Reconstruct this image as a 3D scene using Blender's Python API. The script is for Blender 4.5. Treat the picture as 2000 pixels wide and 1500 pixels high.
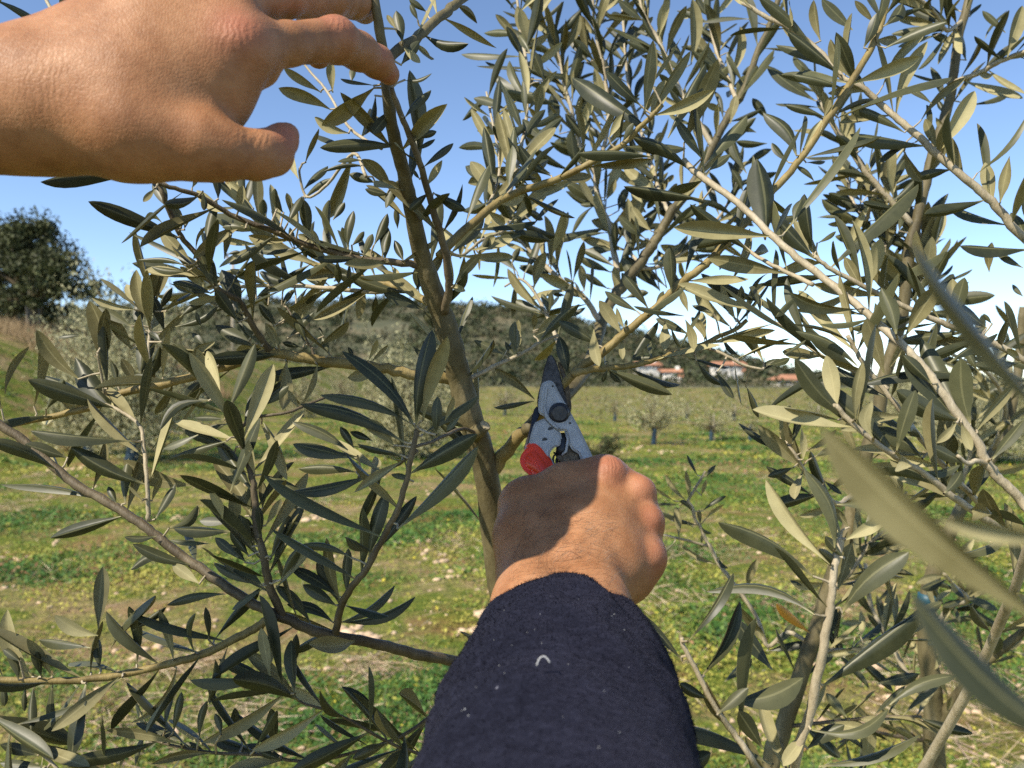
import bpy, math, random
import numpy as np
from mathutils import Vector, Matrix

random.seed(11); rng = np.random.default_rng(11)
scene = bpy.context.scene
for o in list(bpy.data.objects): bpy.data.objects.remove(o)
R = math.radians

# ------------------------------------------------------------------ camera
F = 1630.0            # focal length in pixels of the 2000 px wide photograph
CZ = 1.5              # eye height
cam_data = bpy.data.cameras.new('camera'); cam = bpy.data.objects.new('camera', cam_data)
scene.collection.objects.link(cam); scene.camera = cam
cam.location = (0, 0, CZ); cam.rotation_euler = (R(90), 0, 0)
cam_data.sensor_width = 36; cam_data.lens = 36 * F / 2000
cam_data.clip_start = 0.02; cam_data.clip_end = 3000
cam_data.dof.use_dof = True; cam_data.dof.focus_distance = 0.50; cam_data.dof.aperture_fstop = 15

# ------------------------------------------------------------------ sky, sun, exposure
SUN = Vector((-0.51, -0.48, 0.71)).normalized()          # direction towards the sun
w = bpy.data.worlds.new('World'); scene.world = w; w.use_nodes = True
nt = w.node_tree; bg = nt.nodes['Background']; sky = nt.nodes.new('ShaderNodeTexSky')
sky.sky_type = 'NISHITA'; sky.sun_disc = False
sky.sun_elevation = math.asin(SUN.z); sky.sun_rotation = math.atan2(SUN.x, SUN.y)
sky.altitude = 200; sky.air_density = 0.72; sky.dust_density = 0.0; sky.ozone_density = 2.0
nt.links.new(sky.outputs[0], bg.inputs[0]); bg.inputs[1].default_value = 0.15
sd = bpy.data.lights.new('sun', 'SUN'); sd.energy = 5.0; sd.angle = R(0.53); sd.color = (1, 0.91, 0.77)
sun = bpy.data.objects.new('sun', sd); scene.collection.objects.link(sun)
sun.rotation_euler = (-SUN).to_track_quat('-Z', 'Y').to_euler(); sun.location = SUN * 30
scene.view_settings.view_transform = 'Standard'; scene.view_settings.look = 'None'
scene.view_settings.exposure = 0.55; scene.view_settings.gamma = 1
scene.cycles.use_denoising = False
scene.cycles.max_bounces = 6; scene.cycles.transparent_max_bounces = 6

# ------------------------------------------------------------------ helpers
COL = scene.collection
def P(px, py, d): return np.array([(px - 1000) * d / F, d, CZ - (py - 750) * d / F])
def pix(p): return (1000 + p[0] * F / p[1], 750 - (p[2] - CZ) * F / p[1])
def link(name, me, mat=None, parent=None, kind=None, label=None, cat=None, group=None):
    o = bpy.data.objects.new(name, me); COL.objects.link(o)
    if mat is not None and me is not None:
        for m in (mat if isinstance(mat, (list, tuple)) else [mat]): me.materials.append(m)
    if parent is not None: o.parent = parent
    if kind: o['kind'] = kind
    if label: o['label'] = label
    if cat: o['category'] = cat
    if group: o['group'] = group
    return o
def empty(name, loc, label, cat, group=None):
    o = bpy.data.objects.new(name, None); COL.objects.link(o); o.location = loc
    o.empty_display_size = 0.1
    o['label'] = label; o['category'] = cat
    if group: o['group'] = group
    return o
def keep(o, parent):
    """parent without moving the mesh (its vertices are in world coordinates)"""
    o.parent = parent; o.matrix_parent_inverse = Matrix.Translation(-parent.location); return o
def mesh(name, V, Fc, smooth=True, col=None, uv=None, matidx=None):
    me = bpy.data.meshes.new(name)
    V = np.asarray(V, dtype=np.float32)
    if isinstance(Fc, np.ndarray):
        n = Fc.shape[1]; nf = len(Fc)
        me.vertices.add(len(V)); me.vertices.foreach_set('co', V.ravel())
        me.loops.add(nf * n); me.loops.foreach_set('vertex_index', Fc.astype(np.int32).ravel())
        me.polygons.add(nf); me.polygons.foreach_set('loop_start', np.arange(0, nf * n, n, dtype=np.int32))
    else:
        me.from_pydata(V.tolist(), [], Fc)
    me.update(calc_edges=True)
    if smooth: me.polygons.foreach_set('use_smooth', np.ones(len(me.polygons), dtype=bool))
    if col is not None:
        a = me.attributes.new('tint', 'FLOAT_COLOR', 'POINT')
        c = np.ones((len(V), 4), dtype=np.float32); c[:, :3] = col; a.data.foreach_set('color', c.ravel())
    if uv is not None:
        l = me.uv_layers.new(name='UVMap'); vi = np.empty(len(me.loops), dtype=np.int32); me.loops.foreach_get('vertex_index', vi)
        l.data.foreach_set('uv', np.asarray(uv, dtype=np.float32)[vi].ravel())
    if matidx is not None: me.polygons.foreach_set('material_index', np.asarray(matidx, dtype=np.int32))
    return me
def catmull(pts, n):
    p = np.asarray(pts, dtype=float); k = len(p)
    p = np.vstack([2 * p[0] - p[1], p, 2 * p[-1] - p[-2]]); out = []
    for i in range(k - 1):
        a, b, c, d = p[i:i + 4]
        for j in range(n):
            t = j / n
            out.append(0.5 * ((2 * b) + (-a + c) * t + (2 * a - 5 * b + 4 * c - d) * t * t + (-a + 3 * b - 3 * c + d) * t ** 3))
    out.append(p[-2]); return np.array(out)
def tube(path, rad, sides=9, rough=0.0, caps=True, squash=None):
    path = np.asarray(path, float); n = len(path); rad = np.broadcast_to(np.asarray(rad, float), (n,))
    T = np.gradient(path, axis=0); T /= np.linalg.norm(T, axis=1)[:, None] + 1e-12
    up = np.array([0.31, -0.87, 0.38]); u = np.cross(T[0], up); u /= np.linalg.norm(u)
    V, Fc = [], []
    for i in range(n):
        u = u - T[i] * np.dot(u, T[i]); u /= np.linalg.norm(u); v = np.cross(T[i], u)
        for s in range(sides):
            a = 2 * math.pi * s / sides
            r = rad[i] * (1 + rough * rng.normal())
            V.append(path[i] + r * (math.cos(a) * u + math.sin(a) * v))
    for i in range(n - 1):
        for s in range(sides):
            s2 = (s + 1) % sides
            Fc.append((i * sides + s, i * sides + s2, (i + 1) * sides + s2, (i + 1) * sides + s))
    if caps:
        Fc.append(tuple(range(sides))[::-1]); Fc.append(tuple((n - 1) * sides + s for s in range(sides)))
    return np.array(V), Fc
def vnoise(x, y, seed=0, oct=4):
    """value noise 2D, vectorised, roughly -1..1"""
    x = np.asarray(x, float); y = np.asarray(y, float); out = np.zeros(np.broadcast(x, y).shape); amp = 1; tot = 0
    for o in range(oct):
        f = 2 ** o; X = x * f + 17.3 * o; Y = y * f - 9.1 * o; xi = np.floor(X).astype(np.int64); yi = np.floor(Y).astype(np.int64)
        fx = X - xi; fy = Y - yi; fx = fx * fx * (3 - 2 * fx); fy = fy * fy * (3 - 2 * fy)
        def h(a, b):
            n = (a * 374761393 + b * 668265263 + seed * 1442695 + o * 99991) & 0x7fffffff
            n = ((n ^ (n >> 13)) * 1274126177) & 0x7fffffff
            return ((n ^ (n >> 16)) & 0xffff) / 32767.5 - 1
        v = (h(xi, yi) * (1 - fx) + h(xi + 1, yi) * fx) * (1 - fy) + (h(xi, yi + 1) * (1 - fx) + h(xi + 1, yi + 1) * fx) * fy
        out += amp * v; tot += amp; amp *= 0.5
    return out / tot * 1.6

# ------------------------------------------------------------------ materials
def newmat(name):
    m = bpy.data.materials.new(name); m.use_nodes = True; t = m.node_tree
    return m, t, t.nodes['Principled BSDF'], t.nodes, t.links
def ramp(N, L, src, stops):
    r = N.new('ShaderNodeValToRGB'); e = r.color_ramp.elements
    while len(e) < len(stops): e.new(0.5)
    for k, (p, c) in zip(e, stops): k.position = p; k.color = (*c, 1)
    L.new(src, r.inputs[0]); return r.outputs[0]
def noise(N, L, scale, detail=4, rough=0.6, vec=None, dist=0.0):
    n = N.new('ShaderNodeTexNoise'); n.inputs['Scale'].default_value = scale; n.inputs['Detail'].default_value = detail
    n.inputs['Roughness'].default_value = rough; n.inputs['Distortion'].default_value = dist
    if vec is not None: L.new(vec, n.inputs['Vector'])
    return n.outputs[0]
def coords(N, out='Object'): return N.new('ShaderNodeTexCoord').outputs[out]
def bump(N, L, h, strength, dist, bs, prev=None):
    b = N.new('ShaderNodeBump'); b.inputs['Strength'].default_value = strength; b.inputs['Distance'].default_value = dist
    L.new(h, b.inputs['Height'])
    if prev is not None: L.new(prev, b.inputs['Normal'])
    if bs is not None: L.new(b.outputs[0], bs.inputs['Normal'])
    return b.outputs[0]
def mixc(N, L, fac, a, b, mode='MIX'):
    m = N.new('ShaderNodeMix'); m.data_type = 'RGBA'; m.blend_type = mode
    for sock, v in ((m.inputs[0], fac), (m.inputs[6], a), (m.inputs[7], b)):
        if isinstance(v, (int, float)): sock.default_value = v
        elif isinstance(v, tuple): sock.default_value = (*v, 1)
        else: L.new(v, sock)
    return m.outputs[2]
def math_(N, L, op, a, b=None):
    m = N.new('ShaderNodeMath'); m.operation = op
    for i, v in enumerate((a, b)):
        if v is None: continue
        if isinstance(v, (int, float)): m.inputs[i].default_value = v
        else: L.new(v, m.inputs[i])
    return m.outputs[0]
def world_pos(N): return N.new('ShaderNodeNewGeometry').outputs['Position']

def leaf_mat(name, dark, light, rib, rough, transl, spec=0.5, sheen=0.0):
    m, t, bs, N, L = newmat(name)
    uv = N.new('ShaderNodeUVMap'); sep = N.new('ShaderNodeSeparateXYZ'); L.new(uv.outputs[0], sep.inputs[0])
    oi = N.new('ShaderNodeObjectInfo'); at = N.new('ShaderNodeAttribute'); at.attribute_name = 'tint'
    rnd = math_(N, L, 'FRACT', math_(N, L, 'ADD', oi.outputs['Random'], at.outputs['Fac']))
    n = noise(N, L, 140, 3, 0.6, world_pos(N))
    base = mixc(N, L, math_(N, L, 'ADD', math_(N, L, 'MULTIPLY', rnd, 0.75), math_(N, L, 'MULTIPLY', math_(N, L, 'SUBTRACT', n, 0.4), 0.7)), dark, light)
    du = math_(N, L, 'ABSOLUTE', math_(N, L, 'SUBTRACT', sep.outputs[0], 0.5))
    ribm = math_(N, L, 'LESS_THAN', du, 0.045)
    c = mixc(N, L, math_(N, L, 'MULTIPLY', ribm, 0.45), base, rib)
    stem = ramp(N, L, sep.outputs[1], [(0.0, (1, 1, 1)), (0.14, (0, 0, 0))])
    c = mixc(N, L, stem, c, (0.30, 0.27, 0.12))
    L.new(c, bs.inputs['Base Color']); bs.inputs['Roughness'].default_value = rough
    bs.inputs['Specular IOR Level'].default_value = spec
    bump(N, L, noise(N, L, 900, 2, 0.5, world_pos(N)), 0.12, 0.0002, bs)
    tr = N.new('ShaderNodeBsdfTranslucent'); mx = N.new('ShaderNodeMixShader'); mx.inputs[0].default_value = transl
    tc = mixc(N, L, 1.0, c, (1.25, 1.25, 0.55), 'MULTIPLY'); L.new(tc, tr.inputs[0])
    L.new(bs.outputs[0], mx.inputs[1]); L.new(tr.outputs[0], mx.inputs[2]); L.new(mx.outputs[0], N['Material Output'].inputs[0])
    return m
M = {}
M['leaf_top'] = leaf_mat('olive_leaf_upper', (0.026, 0.031, 0.013), (0.105, 0.106, 0.047), (0.22, 0.21, 0.10), 0.44, 0.10, 0.38)
M['leaf_under'] = leaf_mat('olive_leaf_underside', (0.165, 0.145, 0.062), (0.44, 0.395, 0.205), (0.45, 0.40, 0.21), 0.62, 0.12, 0.25)
M['leaf_yellow'] = leaf_mat('yellowed_leaf', (0.55, 0.25, 0.03), (0.65, 0.33, 0.05), (0.5, 0.3, 0.08), 0.5, 0.15)

def bark_mat(name, a, b, c, scale, bstr):
    m, t, bs, N, L = newmat(name); co = world_pos(N)
    mp = N.new('ShaderNodeMapping'); mp.inputs['Scale'].default_value = (1, 1, 0.35); L.new(co, mp.inputs[0])
    n1 = noise(N, L, scale, 5, 0.65, mp.outputs[0]); n2 = noise(N, L, scale * 6, 4, 0.7, mp.outputs[0])
    col = ramp(N, L, n1, [(0.30, a), (0.52, b), (0.72, c)])
    col = mixc(N, L, 0.45, col, ramp(N, L, n2, [(0.3, (0.35, 0.33, 0.30)), (0.75, (1.0, 1.0, 1.0))]), 'MULTIPLY')
    L.new(col, bs.inputs['Base Color']); bs.inputs['Roughness'].default_value = 0.6; bs.inputs['Specular IOR Level'].default_value = 0.35
    nb = bump(N, L, n2, bstr, 0.0012, bs); return m
M['bark'] = bark_mat('olive_bark', (0.075, 0.061, 0.028), (0.145, 0.120, 0.056), (0.25, 0.21, 0.115), 45, 0.7)
M['bark_young'] = bark_mat('young_olive_bark', (0.17, 0.125, 0.042), (0.28, 0.21, 0.072), (0.38, 0.305, 0.14), 60, 0.5)
M['bark_pale'] = bark_mat('pale_twig_bark', (0.32, 0.265, 0.165), (0.46, 0.39, 0.26), (0.56, 0.49, 0.36), 80, 0.5)
M['bark_dark'] = bark_mat('dark_twig_bark', (0.075, 0.057, 0.034), (0.14, 0.11, 0.065), (0.23, 0.185, 0.115), 60, 0.6)
M['wood'] = bark_mat('cut_wood', (0.45, 0.36, 0.2), (0.55, 0.45, 0.27), (0.62, 0.53, 0.35), 200, 0.3)

def tint_mat(name, rough=0.7, transl=0.0, scale=None, spec=0.3):
    m, t, bs, N, L = newmat(name); at = N.new('ShaderNodeAttribute'); at.attribute_name = 'tint'
    c = at.outputs['Color']
    if scale:
        c = mixc(N, L, 0.6, c, ramp(N, L, noise(N, L, scale, 4, 0.65, world_pos(N)), [(0.3, (0.55, 0.55, 0.55)), (0.7, (1.25, 1.25, 1.25))]), 'MULTIPLY')
    L.new(c, bs.inputs['Base Color']); bs.inputs['Roughness'].default_value = rough; bs.inputs['Specular IOR Level'].default_value = spec
    if transl:
        tr = N.new('ShaderNodeBsdfTranslucent'); mx = N.new('ShaderNodeMixShader'); mx.inputs[0].default_value = transl
        L.new(c, tr.inputs[0]); L.new(bs.outputs[0], mx.inputs[1]); L.new(tr.outputs[0], mx.inputs[2]); L.new(mx.outputs[0], N['Material Output'].inputs[0])
    return m
M['weed'] = tint_mat('weed_leaf', 0.6, 0.25)
M['far_leaf'] = tint_mat('distant_leaf', 0.65, 0.12)
M['straw'] = tint_mat('dry_straw', 0.8)
M['clod'] = tint_mat('earth_clod', 0.95, 0, 60)

# ground
m, t, bs, N, L = newmat('meadow_soil'); co = world_pos(N)
n1 = noise(N, L, 0.55, 6, 0.62, co); n2 = noise(N, L, 2.6, 6, 0.65, co); n3 = noise(N, L, 14, 5, 0.7, co); n4 = noise(N, L, 60, 4, 0.7, co)
green = ramp(N, L, n3, [(0.25, (0.055, 0.085, 0.015)), (0.5, (0.13, 0.165, 0.024)), (0.75, (0.27, 0.25, 0.045))])
brown = ramp(N, L, n3, [(0.3, (0.20, 0.125, 0.072)), (0.55, (0.43, 0.29, 0.165)), (0.8, (0.64, 0.47, 0.30))])
mixf = math_(N, L, 'ADD', math_(N, L, 'MULTIPLY', n1, 0.55), math_(N, L, 'MULTIPLY', n2, 0.45))
gm = ramp(N, L, mixf, [(0.46, (0, 0, 0)), (0.64, (1, 1, 1))])
c = mixc(N, L, gm, green, brown)
red = ramp(N, L, noise(N, L, 1.3, 5, 0.7, co), [(0.52, (0, 0, 0)), (0.64, (1, 1, 1))])
c = mixc(N, L, math_(N, L, 'MULTIPLY', red, 0.45), c, (0.22, 0.10, 0.035))
c = mixc(N, L, 0.55, c, ramp(N, L, n4, [(0.3, (0.45, 0.45, 0.45)), (0.7, (1.2, 1.2, 1.2))]), 'MULTIPLY')
L.new(c, bs.inputs['Base Color']); bs.inputs['Roughness'].default_value = 0.95; bs.inputs['Specular IOR Level'].default_value = 0.1
b1 = bump(N, L, n3, 0.6, 0.05, None); bump(N, L, n4, 0.8, 0.015, bs, b1)
M['ground'] = m

m, t, bs, N, L = newmat('hill_scrub'); co = world_pos(N)
c = ramp(N, L, noise(N, L, 0.09, 6, 0.7, co), [(0.35, (0.05, 0.055, 0.022)), (0.52, (0.085, 0.085, 0.04)), (0.72, (0.18, 0.14, 0.075))])
L.new(c, bs.inputs['Base Color']); bs.inputs['Roughness'].default_value = 0.95
M['hill'] = m

def flat_mat(name, colour, rough=0.6, metal=0.0, nscale=None, namt=0.3, bstr=0.0, spec=0.5, coat=0.0):
    m, t, bs, N, L = newmat(name); co = world_pos(N)
    if nscale:
        n = noise(N, L, nscale, 5, 0.65, co)
        c = mixc(N, L, 1.0, colour, ramp(N, L, n, [(0.3, (1 - namt,) * 3), (0.7, (1 + namt * 0.5,) * 3)]), 'MULTIPLY')
        L.new(c, bs.inputs['Base Color'])
        if bstr: bump(N, L, n, bstr, 0.001, bs)
        L.new(ramp(N, L, n, [(0.3, (rough * 1.2,) * 3), (0.7, (rough * 0.8,) * 3)]), bs.inputs['Roughness'])
    else:
        bs.inputs['Base Color'].default_value = (*colour, 1); bs.inputs['Roughness'].default_value = rough
    bs.inputs['Metallic'].default_value = metal; bs.inputs['Specular IOR Level'].default_value = spec; bs.inputs['Coat Weight'].default_value = coat
    return m
M['plaster'] = flat_mat('white_plaster', (0.72, 0.68, 0.60), 0.9, 0, 0.8, 0.2)
M['tiles'] = flat_mat('clay_roof_tiles', (0.42, 0.20, 0.11), 0.9, 0, 1.5, 0.4)
M['window'] = flat_mat('dark_window', (0.03, 0.035, 0.04), 0.2)
M['guard'] = flat_mat('blue_plastic_guard', (0.025, 0.055, 0.085), 0.55, 0, 8, 0.4)
M['stake'] = flat_mat('weathered_stake', (0.40, 0.34, 0.26), 0.85, 0, 15, 0.3)
M['steel'] = flat_mat('stained_blade_steel', (0.10, 0.088, 0.075), 0.55, 0.45, 260, 0.7, 0.35)
M['rusty'] = flat_mat('rusty_hook_steel', (0.20, 0.145, 0.085), 0.75, 0.35, 330, 0.75, 0.6)
M['red'] = flat_mat('red_dipped_plastic', (0.90, 0.060, 0.018), 0.26, 0, 90, 0.12, 0.05, 0.5)
M['rubber'] = flat_mat('black_rubber', (0.012, 0.012, 0.013), 0.45, 0, 300, 0.3)
M['bolt'] = flat_mat('black_bolt', (0.018, 0.018, 0.022), 0.38, 0.2, 400, 0.4, 0.1)
m, t, bs, N, L = newmat('worn_aluminium'); co = world_pos(N)
n = noise(N, L, 160, 6, 0.7, co, 0.4); n2 = noise(N, L, 900, 3, 0.6, co)
c = ramp(N, L, n, [(0.26, (0.10, 0.095, 0.085)), (0.36, (0.36, 0.35, 0.325)), (0.6, (0.44, 0.43, 0.405)), (0.8, (0.50, 0.49, 0.465))])
L.new(c, bs.inputs['Base Color']); bs.inputs['Metallic'].default_value = 0.18
L.new(ramp(N, L, n, [(0.3, (0.7,) * 3), (0.7, (0.42,) * 3)]), bs.inputs['Roughness']); bump(N, L, n2, 0.15, 0.0003, bs)
M['alu'] = m
# skin
m, t, bs, N, L = newmat('skin'); co = world_pos(N)
at = N.new('ShaderNodeAttribute'); at.attribute_name = 'tint'; sepc = N.new('ShaderNodeSeparateColor'); L.new(at.outputs['Color'], sepc.inputs[0])
n1 = noise(N, L, 55, 5, 0.6, co); n2 = noise(N, L, 420, 4, 0.65, co)
c = ramp(N, L, n1, [(0.3, (0.255, 0.112, 0.048)), (0.5, (0.345, 0.162, 0.074)), (0.72, (0.43, 0.218, 0.108))])
c = mixc(N, L, math_(N, L, 'MULTIPLY', sepc.outputs[0], 0.75), c, (0.38, 0.135, 0.085))
c = mixc(N, L, 0.35, c, ramp(N, L, n2, [(0.3, (0.75, 0.7, 0.66)), (0.65, (1.05, 1.05, 1.05))]), 'MULTIPLY')
L.new(c, bs.inputs['Base Color']); bs.inputs['Roughness'].default_value = 0.5; bs.inputs['Specular IOR Level'].default_value = 0.22
bs.inputs['Subsurface Weight'].default_value = 0.12; bs.inputs['Subsurface Radius'].default_value = (1.0, 0.35, 0.18); bs.inputs['Subsurface Scale'].default_value = 0.0035
vo = N.new('ShaderNodeTexVoronoi'); vo.feature = 'DISTANCE_TO_EDGE'; vo.inputs['Scale'].default_value = 620
wv = N.new('ShaderNodeVectorMath'); wv.operation = 'ADD'; nv = N.new('ShaderNodeTexNoise'); nv.inputs['Scale'].default_value = 260; L.new(co, nv.inputs['Vector'])
sc_ = N.new('ShaderNodeVectorMath'); sc_.operation = 'SCALE'; sc_.inputs['Scale'].default_value = 0.003; L.new(nv.outputs['Color'], sc_.inputs[0])
mp = N.new('ShaderNodeMapping'); mp.inputs['Scale'].default_value = (1.5, 0.8, 0.75); L.new(co, mp.inputs[0])
L.new(mp.outputs[0], wv.inputs[0]); L.new(sc_.outputs[0], wv.inputs[1]); L.new(wv.outputs[0], vo.inputs['Vector'])
cre = ramp(N, L, vo.outputs['Distance'], [(0.0, (0, 0, 0)), (0.18, (1, 1, 1))])
b1 = bump(N, L, cre, 0.24, 0.0004, None); b2 = bump(N, L, n2, 0.2, 0.0006, None, b1)
wr = math_(N, L, 'MULTIPLY', sepc.outputs[1], 1.0)
wa = N.new('ShaderNodeTexWave'); wa.inputs['Scale'].default_value = 130; wa.inputs['Distortion'].default_value = 9; wa.inputs['Detail'].default_value = 3; L.new(co, wa.inputs['Vector'])
bump(N, L, math_(N, L, 'MULTIPLY', wa.outputs['Fac'], wr), 0.30, 0.0006, bs, b2)
M['skin'] = m
m, t, bs, N, L = newmat('navy_fleece'); co = world_pos(N)
n1 = noise(N, L, 230, 5, 0.75, co); n2 = noise(N, L, 45, 4, 0.6, co)
c = ramp(N, L, n1, [(0.3, (0.003, 0.003, 0.0065)), (0.5, (0.0065, 0.007, 0.0135)), (0.7, (0.015, 0.016, 0.028))])
c = mixc(N, L, 0.5, c, ramp(N, L, n2, [(0.3, (0.7, 0.7, 0.7)), (0.7, (1.3, 1.3, 1.3))]), 'MULTIPLY')
lint = N.new('ShaderNodeTexVoronoi'); lint.inputs['Scale'].default_value = 130; L.new(co, lint.inputs['Vector'])
ls = ramp(N, L, lint.outputs['Distance'], [(0.05, (1, 1, 1)), (0.12, (0, 0, 0))])
lm = math_(N, L, 'GREATER_THAN', noise(N, L, 70, 3, 0.5, co), 0.66)
c = mixc(N, L, math_(N, L, 'MULTIPLY', math_(N, L, 'MULTIPLY', ls, lm), 0.6), c, (0.35, 0.35, 0.40))
L.new(c, bs.inputs['Base Color']); bs.inputs['Roughness'].default_value = 0.95; bs.inputs['Specular IOR Level'].default_value = 0.1
bs.inputs['Sheen Weight'].default_value = 0.06; bs.inputs['Sheen Tint'].default_value = (0.5, 0.5, 0.8, 1); bs.inputs['Sheen Roughness'].default_value = 0.5
bump(N, L, n1, 0.9, 0.002, bs)
M['fleece'] = m
M['fuzz'] = flat_mat('navy_fleece_fibre', (0.0075, 0.008, 0.015), 0.95, 0, None, 0, 0, 0.1)
M['lint'] = flat_mat('pale_lint', (0.34, 0.34, 0.34), 0.9)
M['hair'] = flat_mat('fine_dark_hair', (0.05, 0.028, 0.015), 0.5)

# ------------------------------------------------------------------ the setting: terrain
def sstep(a, b, x):
    t = np.clip((np.asarray(x, float) - a) / (b - a), 0, 1); return t * t * (3 - 2 * t)
SK_X = np.array([-900, 0, 300, 480, 620, 760, 900, 1040, 1240, 1400, 1500, 1600, 1750, 2000, 3000.])
SK_Y = np.array([640, 625, 604, 596, 592, 588, 602, 614, 654, 694, 724, 740, 748, 752, 752.])
def terrain(x, y):
    x = np.asarray(x, float); y = np.asarray(y, float)
    z = 0.035 * vnoise(x * 0.8, y * 0.8, 3) + 0.15 * vnoise(x * 0.07, y * 0.07, 5, 3) * sstep(6, 30, y)
    z = z + sstep(60, 120, y) * 0.9
    bank = sstep(8.5, 16.0, -x) * sstep(9, 22, y) * 3.0
    z = z + bank * (1 - sstep(70, 120, y))
    px = 1000 + np.clip(x / np.maximum(y, 1), -1.5, 1.5) * F
    s = (750 - np.interp(px, SK_X, SK_Y) - 4) / F
    rise = sstep(105, 250, y)
    z = z + rise * np.maximum(0, CZ + s * np.minimum(y, 260) - 0.9 + 1.2 * vnoise(x * 0.03, y * 0.03, 9, 3)) * (1 - 0.8 * sstep(265, 420, y))
    return z
ys = np.concatenate([np.linspace(-6, 14, 120), np.geomspace(14.4, 900, 150)])
us = np.linspace(-1, 1, 181)
X, Y = np.meshgrid(us, ys); X = X * (14 + np.abs(Y) * 1.1)
Z = terrain(X, Y)
V = np.stack([X, Y, Z], -1).reshape(-1, 3); nr, nc = X.shape
idx = np.arange(nr * nc).reshape(nr, nc)
Fq = np.stack([idx[:-1, :-1], idx[:-1, 1:], idx[1:, 1:], idx[1:, :-1]], -1).reshape(-1, 4)
yc = V[Fq].mean(1)[:, 1]
link('ground', mesh('ground', V, Fq, matidx=(yc > 118).astype(int)), [M['ground'], M['hill']], kind='structure')

def quads(C, A, B):
    """one rhombic leaf face per centre C with half axes A (long) and B (wide); two triangles each"""
    n = len(C); V = np.stack([C - A, C + B, C + A, C - B], 1).reshape(-1, 3); i = np.arange(n)[:, None] * 4
    return V, i + np.array([[0, 1, 2, 3]])
def rand_unit(n):
    v = rng.normal(size=(n, 3)); return v / np.linalg.norm(v, axis=1)[:, None]

# weeds: low broad leaves, moss and blades in view between 2.4 and 17 m
def field_points(n, d0, d1, spread=0.68, power=1.0):
    u = rng.random(n); d = (d0 ** (1 - power) + u * (d1 ** (1 - power) - d0 ** (1 - power))) ** (1 / (1 - power)) if power != 1 else d0 * (d1 / d0) ** u
    x = (rng.random(n) * 2 - 1) * (spread * d + 0.3); return x, d
def patch(x, y): return vnoise(x * 0.75, y * 0.75, 21, 4)       # >0: lush, <-0.35: bare
x, d = field_points(470000, 2.3, 60, power=1.25)
p = patch(x, d); q = vnoise(x * 2.2, d * 2.2, 33, 3)
keepm = rng.random(len(x)) < np.clip(0.70 + 1.0 * p + 0.40 * q, 0.10, 1.0)
x, d, p, q = x[keepm], d[keepm], p[keepm], q[keepm]; n = len(x)
tall = np.clip(0.012 + 0.05 * np.clip(p, 0, 1) + 0.03 * q, 0.005, 0.09)
C = np.stack([x, d, terrain(x, d) + rng.random(n) * tall], -1)
size = (0.0065 + 0.0125 * rng.random(n) ** 2) * (0.8 + 0.5 * np.clip(p, -0.3, 1)) * (1 + np.clip(d - 4, 0, 20) * 0.085)
up = np.stack([rng.normal(size=n) * 0.6, rng.normal(size=n) * 0.6 - 0.2, np.ones(n)], -1); up /= np.linalg.norm(up, axis=1)[:, None]
A = np.cross(up, rand_unit(n)); A /= np.linalg.norm(A, axis=1)[:, None]; B = np.cross(up, A)
V, Fq = quads(C, A * size[:, None] * 1.25, B * size[:, None] * (0.55 + 0.4 * rng.random(n))[:, None])
yel = vnoise(x * 1.1 + 40, d * 1.1, 44, 3)
g_dark = np.array([0.055, 0.130, 0.022]); g_mid = np.array([0.190, 0.255, 0.040]); g_yel = np.array([0.37, 0.335, 0.065])
tt = np.clip(0.5 + 0.8 * yel - 0.5 * p + 0.35 * rng.normal(size=n), 0, 1)[:, None]
col = np.where(tt < 0.5, g_dark + (g_mid - g_dark) * tt * 2, g_mid + (g_yel - g_mid) * (tt - 0.5) * 2) * (0.7 + 0.6 * rng.random(n))[:, None]
fl = rng.random(n) < 0.003 + 0.01 * (yel > 0.6); col[fl] = (0.62, 0.52, 0.05)
rd = rng.random(n) < 0.02 + 0.35 * np.clip(vnoise(x * .5 + 9, d * .5, 57, 3) - .35, 0, 1); col[rd] = np.array([0.30, 0.16, 0.075]) * (0.7 + 0.6 * rng.random((int(rd.sum()), 1)))
link('ground_weeds', mesh('ground_weeds', V, Fq, False, np.repeat(col, 4, 0)), M['weed'], kind='stuff',
     label='low green and yellow weeds covering the field', cat='weeds')
# grass blades
x, d = field_points(60000, 2.3, 30, power=1.2); p = patch(x, d); k = rng.random(len(x)) < np.clip(0.35 + 0.8 * p, 0.08, 1); x, d, p = x[k], d[k], p[k]; n = len(x)
base = np.stack([x, d, terrain(x, d)], -1); h = (0.03 + 0.07 * rng.random(n)) * (1 + 0.6 * np.clip(p, 0, 1))
lean = rng.normal(size=(n, 3)) * 0.5; lean[:, 2] = 0.7 + 0.3 * rng.random(n)
tip = base + lean * h[:, None]; sidev = np.stack([np.cos(rng.random(n) * 6.28), np.sin(rng.random(n) * 6.28), np.zeros(n)], -1) * (0.0022 * (1 + d * 0.09))[:, None]
V = np.stack([base - sidev, base + sidev, tip], 1).reshape(-1, 3); Ft = np.arange(n * 3).reshape(-1, 3)
col = np.array([0.15, 0.20, 0.035]) * (0.6 + 0.8 * rng.random(n))[:, None]; dry = rng.random(n) < 0.25; col[dry] = (0.42, 0.34, 0.18)
link('grass', mesh('grass', V, Ft, False, np.repeat(col, 3, 0)), M['weed'], kind='stuff', label='short grass blades standing among the weeds', cat='grass')

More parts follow.
